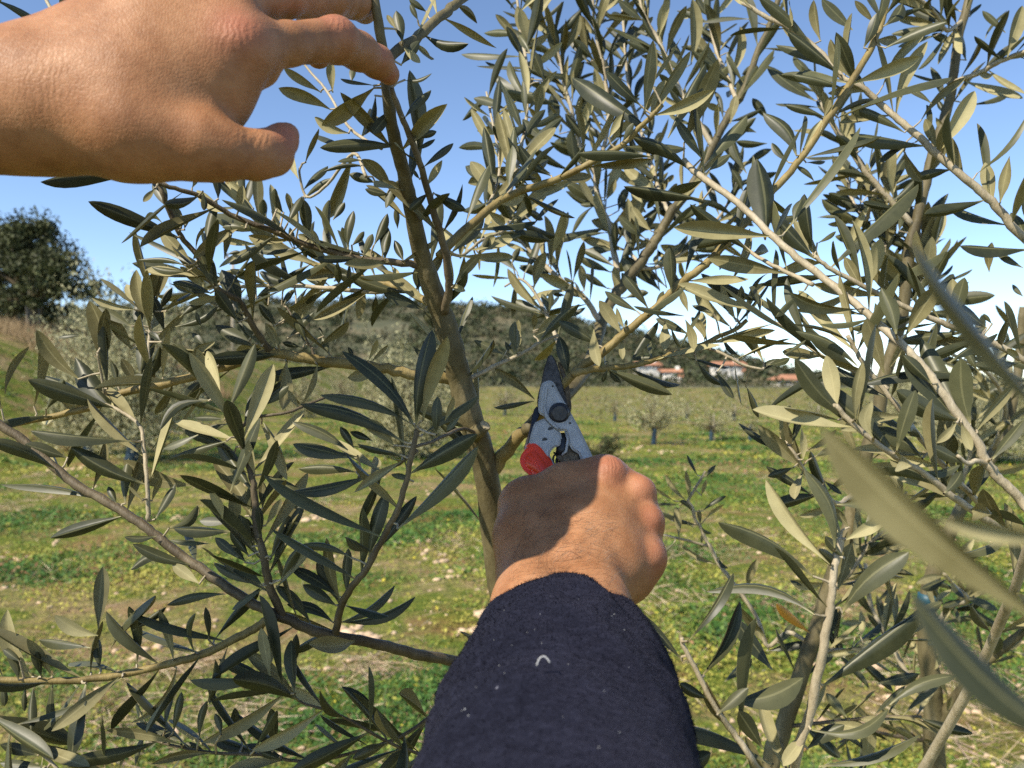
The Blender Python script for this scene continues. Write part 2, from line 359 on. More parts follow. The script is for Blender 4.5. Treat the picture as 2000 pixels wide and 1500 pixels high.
# dry cut stalks, in mats where the photograph shows them
mats = [(270, 1450, 0.45), (200, 1390, 0.25), (1300, 1180, 0.5), (1340, 1080, 0.5), (620, 985, 0.6), (870, 1060, 0.5), (1480, 1060, 0.6), (350, 1300, 0.3), (1700, 1300, 0.5), (1850, 1300, 0.5), (480, 1400, 0.3), (620, 900, 0.7), (1150, 880, 1.0), (1500, 930, 0.9), (90, 930, 0.6), (20, 990, 0.6), (1560, 1180, 0.4), (1900, 1440, 0.4), (720, 1300, 0.25), (840, 890, 0.5)]
xs, ds = [], []
for px, py, r in mats:
    dd = CZ * F / (py - 750); n = 230
    xs.append((px - 1000) * dd / F + rng.normal(size=n) * r * 0.42); ds.append(dd + rng.normal(size=n) * r * 0.6)
x0, d0 = field_points(3500, 2.4, 25, power=1.3); xs.append(x0); ds.append(d0)
x = np.concatenate(xs); d = np.maximum(np.concatenate(ds), 2.2); n = len(x); a = rng.random(n) * 6.28; ln = 0.03 + 0.11 * rng.random(n) ** 2
dirv = np.stack([np.cos(a), np.sin(a), rng.normal(size=n) * 0.22], -1) * ln[:, None]
C = np.stack([x, d, terrain(x, d) + 0.008 + 0.03 * rng.random(n)], -1); wv_ = np.stack([-np.sin(a), np.cos(a), np.ones(n) * 0.8], -1) * (0.0013 * (1 + d * 0.05))[:, None]
V, Fq = quads(C, dirv, wv_)
pal = np.array([[0.44, 0.33, 0.20], [0.33, 0.235, 0.145], [0.24, 0.16, 0.10], [0.52, 0.42, 0.28], [0.36, 0.25, 0.19]])
link('dry_straw', mesh('dry_straw', V, Fq, False, np.repeat(pal[rng.integers(0, 5, n)], 4, 0)), M['straw'], kind='stuff', label='dry cut stalks and straw scattered over the ground', cat='straw')

# clods of pale earth
ico_v, ico_f = None, None
import bmesh
def ico(sub):
    bm = bmesh.new(); bmesh.ops.create_icosphere(bm, subdivisions=sub, radius=1); v = np.array([q.co[:] for q in bm.verts]); f = np.array([[k.index for k in g.verts] for g in bm.faces]); bm.free(); return v, f
ico_v, ico_f = ico(2)
cl = [(860, 1090, .3), (800, 1060, .25), (900, 1120, .2), (690, 1225, .12), (720, 1240, .1), (270, 1015, .25), (130, 1095, .15), (10, 1095, .15), (345, 1015, .15), (330, 855, .5), (150, 915, .4), (1010, 850, .6), (1260, 880, 1.), (1700, 1330, .2), (275, 1270, .12), (945, 1195, .08), (925, 1225, .08), (1480, 1420, .15), (600, 1010, .4), (1650, 1410, .15)]
VV, FF, CC = [], [], []; off = 0
def clod(x, y, s):
    global off
    v = ico_v * (1 + 0.28 * vnoise(ico_v[:, 0] * 1.5 + x * 37, ico_v[:, 1] * 1.5 + ico_v[:, 2] * 2.1, 7, 3))[:, None]
    v = v * np.array([s * (0.8 + 0.5 * random.random()), s * (0.8 + 0.5 * random.random()), s * 0.6]); VV.append(v + np.array([x, y, float(terrain(x, y)) + s * 0.1])); FF.append(ico_f + off); off += len(v)
    c = np.array([0.62, 0.45, 0.29]) * (0.75 + 0.4 * random.random()); CC.append(np.tile(c, (len(v), 1)))
for px, py, r in cl:
    dd = CZ * F / (py - 750)
    for _ in range(13): clod((px - 1000) * dd / F + random.gauss(0, r * .4), dd + random.gauss(0, r * .6), random.choice([.008, .012, .016, .022, .03]) * (1 + .05 * dd))
for _ in range(1500):
    xx, dd = field_points(1, 2.4, 26, power=1.1)
    if patch(xx, dd)[0] > 0.15: continue
    clod(float(xx[0]), float(dd[0]), random.choice([.006, .008, .011, .016]) * (1 + .05 * float(dd[0])))
link('earth_clods', mesh('earth_clods', np.vstack(VV), np.vstack(FF), True, np.vstack(CC)), M['clod'], kind='stuff', label='pale crumbly clods of earth lying between the weeds', cat='clods')

# ------------------------------------------------------------------ distant scrub on the hill and along the field
def clump_mass(name, pts, sizes, cols, nleaf, mat, label, cat, leaf=0.16, flat=0.75):
    Vs, Fs, Cs = [], [], []; n = len(pts)
    nl = nleaf; tot = n * nl
    dirs = rand_unit(tot); rad = rng.random(tot) ** 0.4
    C = np.repeat(pts, nl, 0) + dirs * rad[:, None] * np.repeat(sizes, nl)[:, None] * np.array([1, 1, flat])
    nrm = dirs * 0.9 + rand_unit(tot) * 0.7 + np.array([0, 0, 0.3]); nrm /= np.linalg.norm(nrm, axis=1)[:, None]
    A = np.cross(nrm, rand_unit(tot)); A /= np.linalg.norm(A, axis=1)[:, None]; B = np.cross(nrm, A)
    s = np.repeat(sizes, nl) * leaf * (0.6 + 0.8 * rng.random(tot))
    V, Fq = quads(C, A * s[:, None], B * s[:, None] * 0.7)
    col = np.repeat(cols, nl, 0) * (0.7 + 0.6 * rng.random(tot))[:, None]
    return link(name, mesh(name, V, Fq, False, np.repeat(col, 4, 0)), mat, kind='stuff', label=label, cat=cat)
n = 7500; az = rng.uniform(-0.95, 0.62, n); yy = 112 + 170 * rng.random(n) ** 0.75; xx = az * yy
dens = vnoise(xx * 0.035, yy * 0.035, 71, 3); k = (dens > -0.55) ; xx, yy, dens = xx[k], yy[k], dens[k]
zz = terrain(xx, yy); k = (zz > 1.0) ; xx, yy, zz = xx[k], yy[k], zz[k]; n = len(xx)
sz = (0.9 + 1.5 * rng.random(n) ** 2) * (0.65 + yy / 330)
pal = np.array([[0.040, 0.052, 0.018], [0.052, 0.062, 0.024], [0.075, 0.078, 0.034], [0.030, 0.040, 0.015], [0.10, 0.088, 0.045]])
clump_mass('hill_woods', np.stack([xx, yy, zz + sz * 0.35], -1), sz, pal[rng.integers(0, 5, n)], 34, M['far_leaf'], 'dark evergreen scrub covering the low hill', 'woods')
# grey-green rows of young planting seen end on, far across the field
n = 750; yy = 34 + 80 * rng.random(n) ** 0.8; az = rng.uniform(-0.55, 0.60, n); xx = np.round(az * yy / 3.5) * 3.5 + rng.normal(size=n) * 0.5
zz = terrain(xx, yy); sz = 0.35 + 0.4 * rng.random(n)
pal = np.array([[0.16, 0.155, 0.085], [0.19, 0.175, 0.10], [0.21, 0.17, 0.10], [0.13, 0.14, 0.06]])
clump_mass('far_planting', np.stack([xx, yy, zz + sz * 0.8], -1), sz, pal[rng.integers(0, 4, n)], 40, M['far_leaf'], 'grey-green blur of distant young planting across the field', 'undergrowth', 0.09, 1.2)

# ------------------------------------------------------------------ houses at the foot of the hill
def box(x0, x1, y0, y1, z0, z1):
    V = np.array([(x, y, z) for z in (z0, z1) for (x, y) in ((x0, y0), (x1, y0), (x1, y1), (x0, y1))])
    return V, [(3, 2, 1, 0), (4, 5, 6, 7), (0, 1, 5, 4), (1, 2, 6, 5), (2, 3, 7, 6), (3, 0, 4, 7)]
def house(px, py, d, wpx, hpx, label, nwin, rot=0.0, hip=False):
    """px,py: middle of the foot of the front wall"""
    b = P(px, py, d); wd = wpx * d / F; hh = hpx * d / F; dp = wd * 0.6
    root = empty('house', b, label, 'house', 'houses at the foot of the hill'); root.rotation_euler.z = rot
    V, Fc = box(-wd / 2, wd / 2, 0, dp, -2.5, hh); link('wall', mesh('wall', V, Fc, False), M['plaster'], root)
    e = 0.35; rh = hh * 0.55; k = wd * 0.25 if hip else 0
    V = np.array([(-wd / 2 - e, -e, hh - .02), (wd / 2 + e, -e, hh - .02), (wd / 2 + e, dp + e, hh - .02), (-wd / 2 - e, dp + e, hh - .02), (-wd / 2 - e + k, dp / 2, hh + rh), (wd / 2 + e - k, dp / 2, hh + rh),
                  (-wd / 2 - e, -e, hh - .2), (wd / 2 + e, -e, hh - .2), (wd / 2 + e, dp + e, hh - .2), (-wd / 2 - e, dp + e, hh - .2)])
    rf = link('roof', mesh('roof', V, [(0, 1, 5, 4), (2, 3, 4, 5), (3, 0, 4), (1, 2, 5), (6, 7, 1, 0), (7, 8, 2, 1), (8, 9, 3, 2), (9, 6, 0, 3), (9, 8, 7, 6)], False), M['tiles'], root)
    V, Fc = box(wd * .2, wd * .2 + .7, dp * .3, dp * .3 + .7, hh, hh + rh + .5); link('chimney', mesh('chimney', V, Fc, False), M['plaster'], rf)
    ww, wh = min(1.1, wd * .14), min(1.3, hh * .4)
    for i in range(nwin):
        x = -wd / 2 + wd * (i + 0.7) / (nwin + 0.4)
        V, Fc = box(x - ww / 2, x + ww / 2, -.06, .05, hh * .35, hh * .35 + wh); wo = link('window', mesh('window', V, Fc, False), M['window'], root)
        V, Fc = box(x - ww / 2 - .1, x + ww / 2 + .1, -.16, -.01, hh * .35 - .12, hh * .35 - .01); link('sill', mesh('sill', V, Fc, False), M['plaster'], wo)
    V, Fc = box(wd * .36, wd * .36 + .9, -.05, .05, -.3, hh * .62); link('door', mesh('door', V, Fc, False), M['tiles'], root)
house(1268, 722, 150, 46, 10, 'small white house with orange roof half hidden under the cut branch', 2, 0.2)
house(1312, 733, 140, 34, 8, 'low white shed-like house just above the bright grass strip', 1, -0.2)
house(1428, 724, 155, 58, 12, 'pinkish house among bushes midway down the hill slope', 3, 0.15)
house(1555, 756, 135, 70, 16, 'largest white house with long terracotta roof at the foot of the slope', 4, 0.1, True)
house(1602, 766, 128, 40, 8, 'low white house just in front of the largest terracotta-roofed house', 2, -0.1)
house(1690, 774, 120, 46, 10, 'white house with tiled roof farthest down the slope behind olive leaves', 2, 0.0)

# ------------------------------------------------------------------ trees of the orchard and the bank
def leafy_tree(name, base, h, wdt, label, cat, group, kind, nshoot, nleaf, guard=False, stake=False, seed=1, llen=0.055, bushy=False):
    rs = np.random.default_rng(seed); root = empty(name, base, label, cat, group); d = base[1]
    th = h * (0.34 if kind == 'olive' else 0.3); tr = 0.028 * h ** 0.8 if kind == 'olive' else 0.05 * h
    tp = np.array([[0, 0, -0.1], [0.02 * h, 0, th * 0.5], [-0.01 * h, 0.01 * h, th], [0.01 * h, 0, h * 0.62]])
    path = catmull(tp, 5); V, Fc = tube(path, np.linspace(tr * 1.2, tr * 0.45, len(path)), 9, 0.06); trunk = link('trunk', mesh('trunk', V, Fc), M['bark'], root)
    CV, CT, CL = [], [], []; VV, FF = [], []; off = 0
    for s in range(nshoot):
        a = rs.random() * 6.283; st = np.array([0, 0, th * ((0.15 if bushy else 0.55) + 0.5 * rs.random())]); rr = wdt / 2 * (0.35 + 0.65 * rs.random() ** 0.6); zl = th * (0.05 if bushy else 0.6); zt = zl + (h - zl) * (0.10 + 0.9 * rs.random()) * (1 - 0.5 * (rr / (wdt / 2)) ** 2 * rs.random())
        en = np.array([math.cos(a) * rr, math.sin(a) * rr, zt]); mid = st * 0.45 + en * 0.55 + rs.normal(size=3) * 0.06 * h; mid[2] -= 0.05 * h * rs.random()
        q = catmull([st, mid, en], 4)
        if s < 34:
            v, f = tube(q, np.linspace(tr * 0.35, tr * 0.06, len(q)), 5, 0, False); VV.append(v); FF += [tuple(i + off for i in g) for g in f]; off += len(v)
        m_ = max(3, nleaf // nshoot); t_ = 0.25 + 0.75 * rs.random(m_); i_ = t_ * (len(q) - 1); i0 = np.minimum(i_.astype(int), len(q) - 2); fr = (i_ - i0)[:, None]
        c = q[i0] * (1 - fr) + q[i0 + 1] * fr + rs.normal(size=(m_, 3)) * (0.022 * h if kind == 'olive' else 0.05 * h)
        tg = (en - mid) / np.linalg.norm(en - mid); CV.append(c); CT.append(np.tile(tg, (m_, 1)) * 0.9 + rs.normal(size=(m_, 3)) * 0.65); CL.append(np.full(m_, rs.random()))
    v = np.vstack(VV); link('limbs', mesh('limbs', v, FF), M['bark'], root)
    C = np.vstack(CV); T = np.vstack(CT); T /= np.linalg.norm(T, axis=1)[:, None]; n = len(C); cl_ = np.concatenate(CL)
    B = np.cross(T, rand_unit(n)); B /= np.linalg.norm(B, axis=1)[:, None]; ls = llen * (0.6 + 0.7 * rs.random(n)) / 2
    if kind == 'olive':
        V, Fq = quads(C, T * ls[:, None], B * ls[:, None] * 0.30)
        two = rs.random(n)[:, None]; col = np.array([0.19, 0.185, 0.085]) * (1 - two) + np.array([0.50, 0.47, 0.27]) * two
    else:
        V, Fq = quads(C, T * ls[:, None], B * ls[:, None] * 0.65)
        col = np.array([0.052, 0.062, 0.022]) * (0.55 + 0.9 * rs.random(n))[:, None] * (0.7 + 0.6 * cl_)[:, None]
    link('crown', mesh('crown', V, Fq, False, np.repeat(col, 4, 0)), M['far_leaf'], root, kind='stuff')
    if guard:
        V, Fc = tube([[0.005, 0, 0.0], [0.01 * h, 0, 0.15], [0.02 * h, 0, 0.40]], [tr * 1.45, tr * 1.4, tr * 1.45], 10); link('trunk_guard', mesh('trunk_guard', V, Fc, False), M['guard'], root)
    if stake:
        V, Fc = tube([[0.09, 0.03, -0.1], [0.09, 0.03, th * 1.9]], [0.022, 0.02], 6); link('stake', mesh('stake', V, Fc, False), M['stake'], root)
    return root
def G(px, py):            # a point of the level field under that pixel
    d = CZ * F / (py - 750); x = (px - 1000) * d / F
    for _ in range(5): d = (CZ - float(terrain(x, d))) * F / (py - 750); x = (px - 1000) * d / F
    return (x, d, float(terrain(x, d)))
OG = 'young olive trees of the orchard'
b = (-15.6, 27, float(terrain(-15.6, 27)))
def hgt(py, d, z): return CZ - (py - 750) * d / F - z
# holm oak on the bank: rounded dense crown out of many clumps
def oak(base, h, wdt, label):
    root = empty('holm_oak', base, label, 'tree'); path = catmull([[0, 0, -.3], [.1, 0, h * .2], [-.05, .1, h * .45]], 6)
    V, Fc = tube(path, np.linspace(.26, .16, len(path)), 12, .05); link('trunk', mesh('trunk', V, Fc), M['bark_dark'], root)
    VV, FF, off = [], [], 0; C, S, K = [], [], []
    for s in range(70):
        a = random.random() * 6.283; el = random.random() ** .8; r = wdt / 2 * math.sqrt(max(0, 1 - (el * 1.0) ** 2.4)) * random.uniform(.35, 1.08); z = h * (.20 + .70 * el) + random.gauss(0, .1)
        c = np.array([math.cos(a) * r, math.sin(a) * r, z]) + rng.normal(size=3) * .12
        if s < 16:
            q = catmull([[0, 0, h * .3], (np.array([0, 0, h * .3]) + c) / 2 + rng.normal(size=3) * .15, c], 4); v, f = tube(q, np.linspace(.10, .03, len(q)), 6, 0, False); VV.append(v); FF += [tuple(i + off for i in g) for g in f]; off += len(v)
        m_ = 330; dirs = rand_unit(m_); cs = random.choice([.22, .3, .42, .6, .75]) * wdt / 4.6; C.append(c + dirs * (rng.random(m_) ** .45)[:, None] * cs * np.array([1.15, 1.15, .8])); S.append(dirs); K.append(np.full(m_, random.uniform(.65, 1.3)))
    link('limbs', mesh('limbs', np.vstack(VV), FF), M['bark_dark'], root)
    C = np.vstack(C); D = np.vstack(S); n = len(C); nr_ = D * .6 + rand_unit(n); nr_ /= np.linalg.norm(nr_, axis=1)[:, None]; A = np.cross(nr_, rand_unit(n)); A /= np.linalg.norm(A, axis=1)[:, None]; B = np.cross(nr_, A); s = .055 * (.6 + .8 * rng.random(n))
    V, Fq = quads(C, A * s[:, None], B * s[:, None] * .7); col = np.array([.060, .068, .024]) * (np.concatenate(K) * (.6 + .8 * rng.random(n)))[:, None]
    link('crown', mesh('crown', V, Fq, False, np.repeat(col, 4, 0)), M['far_leaf'], root, kind='stuff')
oak(b, hgt(425, 27, b[2]), 4.3, 'dark dense holm oak on the grassy bank beside the wrist')
b2 = (-18.6, 31, float(terrain(-18.6, 31))); oak(b2, hgt(455, 31, b2[2]), 4.0, 'second dark oak partly cut off by the photo edge behind the holm oak')
# dry brown grass along the bank
n = 9000; xx = rng.uniform(-22, -11, n); yy = 24 + rng.random(n) * 9; zz = terrain(xx, yy); a = rng.normal(size=(n, 3)) * .25; a[:, 2] = 1
V, Fq = quads(np.stack([xx, yy, zz + .22], -1), a * (.2 + .25 * rng.random(n))[:, None], np.tile([.012, 0, 0], (n, 1)))
link('dry_bank_grass', mesh('dry_bank_grass', V, Fq, False, np.tile([.24, .17, .09], (n * 4, 1))), M['straw'], kind='stuff', label='tall dry brown grass on the bank below the oak', cat='grass')

def orchard(px, py, toppy, wpx, label, nshoot, nleaf, seed, guard=True, stake=False, llen=.06, bushy=False):
    g = G(px, py); h = (py - toppy) * g[1] / F; return leafy_tree('olive_tree', g, h, wpx * g[1] / F, label, 'tree', OG, 'olive', nshoot, nleaf, guard, stake, seed, llen * (1 + g[1] * .012), bushy)
orchard(255, 900, 470, 300, 'big silvery olive bush in front of the holm oak', 300, 17000, 1, True, False, .075, True)
orchard(170, 880, 570, 190, 'silvery olive bush low at the foot of the grassy bank', 150, 8000, 2, True, False, .075, True)
orchard(800, 895, 618, 205, 'rounded silvery olive standing behind the main trunk', 260, 15000, 3, True, False, .075, True)
orchard(590, 815, 690, 110, 'olive with grey crown behind the yellowish side branch', 90, 3500, 4, True, False, .075, True)
orchard(665, 800, 690, 80, 'small olive with dark blue guard below the hill', 80, 3000, 5)
orchard(1276, 868, 738, 150, 'young olive with blue trunk guard beyond the secateurs', 80, 2600, 6, True)
orchard(1388, 862, 778, 110, 'thin bare-stemmed olive next to the young blue-guarded olive', 60, 1100, 7, True, True)
orchard(1200, 822, 760, 60, 'staked sapling beyond the secateurs, before the young blue-guarded olive', 30, 350, 8, True, True)
orchard(1340, 820, 770, 60, 'staked sapling between the two young olives', 30, 350, 9, True, True)
orchard(1432, 822, 775, 55, 'staked sapling past the thin bare-stemmed olive', 30, 350, 10, True, True)
orchard(1464, 860, 800, 60, 'short sapling with pale blue guard by the reddish soil', 30, 350, 11, True)
orchard(985, 812, 740, 70, 'sapling with guard seen between trunk and secateurs', 40, 500, 13, True, True)
orchard(1595, 826, 772, 70, 'sapling half hidden behind the pointed leaf cluster', 30, 400, 14, True, True)
orchard(1900, 900, 660, 260, 'silvery olive bush behind the pale branches at the photo edge', 225, 16000, 15, True, False, .075, True)
orchard(1780, 830, 690, 150, 'olive crown showing between pale branches above the hill foot', 150, 9000, 16, True, False, .075, True)
# small dark shrub behind the thumb of the gripping hand
g = G(1172, 905); leafy_tree('shrub', g, 62 * g[1] / F, 95 * g[1] / F, 'small dark green shrub in the grass beyond the gripping hand', 'shrub', None, 'oak', 40, 1500, False, False, 20, .05)
# power pole far behind the silvery olives
g = (P(455, 600, 60)); pr = empty('utility_pole', (g[0], 60, float(terrain(g[0], 60))), 'thin power pole with crossarm and insulators far behind the olives', 'pole'); ph = hgt(498, 60, pr.location.z)
V, Fc = tube([[0, 0, -.5], [0, 0, ph]], [.13, .09], 8); link('post', mesh('post', V, Fc), M['stake'], pr)
V, Fc = box(-.55, .55, -.05, .05, ph - .25, ph - .15); link('crossarm', mesh('crossarm', V, Fc, False), M['stake'], pr)
for dx in (-.45, 0.12, .45):
    V, Fc = tube([[dx, 0, ph - .15], [dx, 0, ph], [dx, 0, ph + .15]], [.06, .13, .07], 8); link('insulator', mesh('insulator', V, Fc), M['window'], pr)

# ------------------------------------------------------------------ the pruned olive and its neighbours, branch by branch
# each branch: tree, material, diameter at both ends in photo pixels, then points (x, y, distance)
# traced where the photograph shows them; leaf specs: (number of leaves grown along it, leaf length in mm)
BR = {}
def br(name, tree, mat, w0, w1, pts, grow=0, ll=52, t0=0.1): BR[name] = dict(tree=tree, mat=mat, w=(w0, w1), pts=pts, grow=grow, ll=ll, t0=t0)
# --- main tree
br('trunk', 0, 'bark', 74, 23, [(1090, 3300, .78), (1045, 2000, .74), (1010, 1400, .66), (986, 1200, .62), (976, 1140, .61), (960, 1000, .60), (944, 900, .59), (918, 808, .575), (900, 750, .57), (886, 690, .56), (872, 640, .555), (858, 600, .55), (838, 545, .54), (822, 490, .53), (802, 405, .51), (788, 333, .495), (768, 260, .475), (757, 187, .462), (750, 110, .46), (738, 40, .455), (722, -60, .45), (700, -200, .44)], 44, 44, .60)
br('B0', 0, 'bark_dark', 17, 11, [(868, 610, .545), (877, 560, .53), (871, 500, .52), (862, 462, .512), (843, 400, .50), (820, 317, .48), (800, 267, .468), (780, 217, .458), (764, 172, .452)], 4, 40)
br('B1', 0, 'bark_young', 18, 9, [(858, 500, .525), (880, 476, .53), (933, 427, .54), (993, 383, .55), (1050, 363, .55), (1100, 345, .55), (1160, 315, .545), (1213, 285, .54), (1245, 253, .535), (1275, 225, .53), (1293, 205, .53)], 14, 44)
br('B2', 0, 'bark', 22, 16, [(748, 120, .46), (768, 105, .47), (820, 67, .49), (867, 27, .51), (905, -5, .53), (980, -70, .57), (1060, -160, .6)], 14, 44)
br('B3', 0, 'bark_pale', 7, 4, [(745, 290, .49), (700, 265, .52), (672, 235, .54), (640, 180, .56), (610, 145, .57), (590, 120, .58)], 6, 48)
br('B4', 0, 'bark_pale', 7, 4, [(715, 345, .52), (690, 300, .54), (640, 360, .56), (600, 385, .57), (585, 340, .57), (590, 320, .57)], 5, 45)
br('L1', 0, 'bark_dark', 15, 7, [(832, 522, .537), (800, 516, .53), (710, 507, .525), (650, 492, .52), (597, 477, .515), (510, 443, .505), (450, 419, .50), (390, 383, .49), (330, 365, .48), (280, 347, .475), (225, 335, .47)], 34, 42)
br('L2', 0, 'bark_young', 17, 7, [(852, 600, .548), (830, 588, .555), (806, 573, .565), (785, 561, .57), (740, 552, .58), (695, 540, .59), (650, 525, .60), (600, 510, .615), (545, 475, .63), (500, 430, .64), (470, 395, .65), (440, 350, .65)], 40, 42)
br('L3', 0, 'bark_pale', 10, 6, [(785, 563, .57), (734, 570, .58), (665, 565, .59), (575, 558, .60), (500, 558, .61), (465, 560, .615), (420, 553, .62), (370, 530, .63)], 20, 40)
br('L4', 0, 'bark_young', 24, 10, [(898, 748, .57), (881, 741, .57), (800, 729, .56), (725, 717, .555), (614, 702, .55), (530, 690, .545), (480, 704, .54), (390, 731, .535), (300, 755, .53), (249, 764, .53), (210, 782, .53), (180, 795, .53), (120, 810, .53), (30, 828, .53), (-60, 850, .53)], 16, 44)
br('L4a', 0, 'bark_dark', 13, 9, [(528, 688, .545), (495, 638, .53), (468, 590, .52), (420, 560, .51), (390, 506, .505), (354, 461, .50), (330, 413, .495), (318, 380, .49), (305, 350, .49)], 10, 44)
br('L4b', 0, 'bark_pale', 7, 4, [(300, 757, .53), (290, 690, .535), (293, 640, .54), (292, 600, .54), (300, 560, .545)], 10, 44)
br('L4c', 0, 'bark_dark', 6, 3, [(614, 700, .55), (608, 680, .55), (585, 640, .55), (560, 600, .555)], 0)
br('L4d', 0, 'bark_pale', 8, 4, [(215, 780, .53), (205, 765, .52), (196, 720, .515), (190, 690, .51)], 0)
br('L5', 0, 'bark_dark', 22, 16, [(1030, 1345, .65), (960, 1312, .60), (891, 1294, .56), (810, 1276, .53), (720, 1255, .505), (630, 1237, .49), (555, 1208, .48), (510, 1187, .48), (450, 1151, .482), (405, 1119, .485), (360, 1089, .488), (315, 1053, .49), (270, 1020, .492), (210, 981, .495), (150, 948, .497), (105, 912, .50), (45, 861, .50), (0, 830, .50), (-80, 770, .50)], 12, 46, .35)
br('L5b', 0, 'bark_young', 17, 12, [(540, 1200, .48), (510, 1220, .478), (465, 1244, .475), (390, 1280, .47), (300, 1304, .465), (210, 1322, .46), (120, 1330, .455), (0, 1327, .45), (-90, 1320, .45)], 16, 44)
br('L5c', 0, 'bark_dark', 17, 9, [(553, 1206, .48), (528, 1150, .475), (516, 1090, .47), (501, 1030, .47), (498, 970, .47), (492, 931, .47), (477, 880, .472), (462, 837, .475), (435, 789, .48), (420, 765, .48)], 26, 46)
br('L5d', 0, 'bark_pale', 9, 6, [(290, 1018, .49), (289, 975, .49), (286, 920, .492), (280, 870, .50), (272, 830, .505), (230, 800, .51), (205, 790, .512)], 8, 42)
br('S3', 0, 'bark_dark', 15, 10, [(657, 1240, .494), (663, 1195, .48), (684, 1150, .465), (714, 1114, .455), (738, 1069, .45), (756, 1036, .445), (777, 994, .44), (795, 934, .435), (807, 874, .43), (816, 837, .43)], 6, 46)
br('S4', 0, 'bark_dark', 8, 6, [(940, 850, .57), (905, 838, .55), (870, 850, .50), (845, 862, .46), (812, 872, .432)], 0)
br('S5', 0, 'bark_dark', 8, 5, [(815, 880, .435), (780, 905, .44), (740, 925, .45), (700, 932, .46)], 6, 42)
br('L6', 0, 'bark_dark', 8, 5, [(940, 1360, .55), (860, 1388, .52), (780, 1440, .50), (690, 1470, .49), (597, 1487, .48), (510, 1475, .475), (402, 1469, .47), (330, 1454, .47), (270, 1439, .47)], 22, 44)
br('L7', 0, 'bark_dark', 7, 4, [(880, 1500, .53), (840, 1480, .51), (760, 1450, .49), (660, 1395, .475), (597, 1375, .47), (555, 1349, .468), (525, 1331, .466)], 18, 44)
br('L8', 0, 'bark_pale', 9, 6, [(-60, 1380, .44), (0, 1405, .44), (60, 1452, .44), (110, 1500, .44), (150, 1560, .44)], 12, 44)
br('L9', 0, 'bark_dark', 7, 5, [(470, 836, .475), (500, 815, .478), (560, 806, .48), (600, 790, .49), (650, 770, .5)], 0)
br('L10', 0, 'bark_pale', 8, 6, [(330, 366, .48), (250, 300, .495), (170, 140, .51), (116, 48, .515), (88, -5, .52), (60, -60, .53), (20, -140, .54)], 0)
# cut branch and its forks
br('C1', 0, 'bark_young', 30, 12, [(958, 925, .595), (975, 900, .592), (1005, 862, .585), (1040, 825, .576), (1075, 780, .568), (1101, 750, .563), (1133, 718, .56), (1165, 697, .558), (1208, 662, .557), (1235, 638, .556), (1269, 611, .556), (1301, 582, .558), (1328, 555, .56), (1373, 521, .565), (1395, 499, .568), (1427, 465, .57), (1464, 427, .575), (1500, 384, .58), (1556, 320, .585), (1615, 235, .59), (1660, 163, .595), (1692, 112, .6), (1713, 67, .605), (1727, 29, .61), (1735, -20, .615)], 20, 44, .3)
br('C2', 0, 'bark_young', 14, 8, [(1118, 732, .545), (1144, 724, .55), (1187, 719, .56), (1240, 713, .57), (1288, 699, .58), (1333, 686, .585), (1373, 673, .59), (1400, 659, .595), (1437, 643, .60), (1459, 625, .60)], 12, 42)
br('C2b', 0, 'bark_pale', 7, 5, [(1345, 682, .587), (1380, 680, .585), (1420, 695, .58), (1450, 712, .58), (1490, 722, .58)], 2, 40)
br('C3', 0, 'bark', 27, 10, [(1030, 840, .57), (1085, 790, .62), (1140, 730, .68), (1168, 660, .74), (1176, 625, .77), (1197, 585, .79), (1221, 550, .80), (1253, 510, .81), (1275, 478, .81), (1291, 451, .82), (1315, 409, .82), (1347, 371, .83), (1380, 310, .83), (1427, 219, .84), (1448, 187, .84), (1464, 147, .84), (1480, 101, .85), (1499, 61, .85), (1520, 0, .85), (1545, -80, .86)], 34, 46, .45)
br('C4', 0, 'bark_pale', 12, 6, [(1172, 632, .765), (1144, 585, .77), (1093, 545, .78), (1053, 507, .79), (1027, 481, .795), (1005, 457, .80), (985, 420, .80)], 20, 42)
br('C4b', 0, 'bark_pale', 9, 4, [(1100, 700, .68), (1077, 636, .73), (1057, 595, .75), (1040, 565, .755), (1015, 545, .76), (985, 560, .76)], 6, 46)
br('C4c', 0, 'bark_pale', 10, 6, [(898, 742, .572), (921, 738, .575), (973, 712, .58), (1025, 688, .585), (1053, 670, .59), (1090, 655, .60)], 4, 44)
br('C5', 0, 'bark_pale', 13, 5, [(1203, 578, .792), (1205, 530, .82), (1197, 478, .84), (1192, 449, .85), (1181, 419, .86), (1171, 392, .865), (1163, 352, .87), (1171, 315, .875), (1184, 267, .88), (1189, 213, .885), (1181, 149, .89), (1176, 115, .89), (1165, 72, .89), (1175, 40, .89), (1192, 0, .89), (1205, -50, .9)], 54, 45)
br('C5b', 0, 'bark_pale', 6, 4, [(1167, 78, .89), (1160, 45, .89), (1158, 0, .89), (1150, -50, .89)], 14, 42)
br('C6', 0, 'bark_pale', 9, 5, [(1166, 345, .872), (1140, 300, .875), (1125, 255, .88), (1115, 208, .88), (1101, 160, .885), (1095, 120, .89), (1075, 70, .89), (1050, 20, .89), (1040, -40, .9)], 48, 45)
br('C7', 0, 'bark_pale', 11, 6, [(1392, 288, .832), (1365, 240, .84), (1340, 200, .845), (1320, 160, .85), (1301, 112, .855), (1280, 69, .86), (1267, 48, .86), (1253, 13, .86), (1245, -40, .87)], 34, 46)
br('C8', 0, 'bark_pale', 8, 5, [(990, 385, .552), (1003, 355, .6), (1015, 300, .66), (1027, 240, .70), (1030, 180, .74), (1027, 115, .76), (1015, 60, .78), (1010, 0, .79), (1000, -50, .8)], 54, 44)
br('C9', 0, 'bark_pale', 7, 4, [(935, 430, .54), (955, 400, .58), (975, 340, .64), (970, 280, .68), (960, 230, .7), (950, 180, .72)], 20, 40)
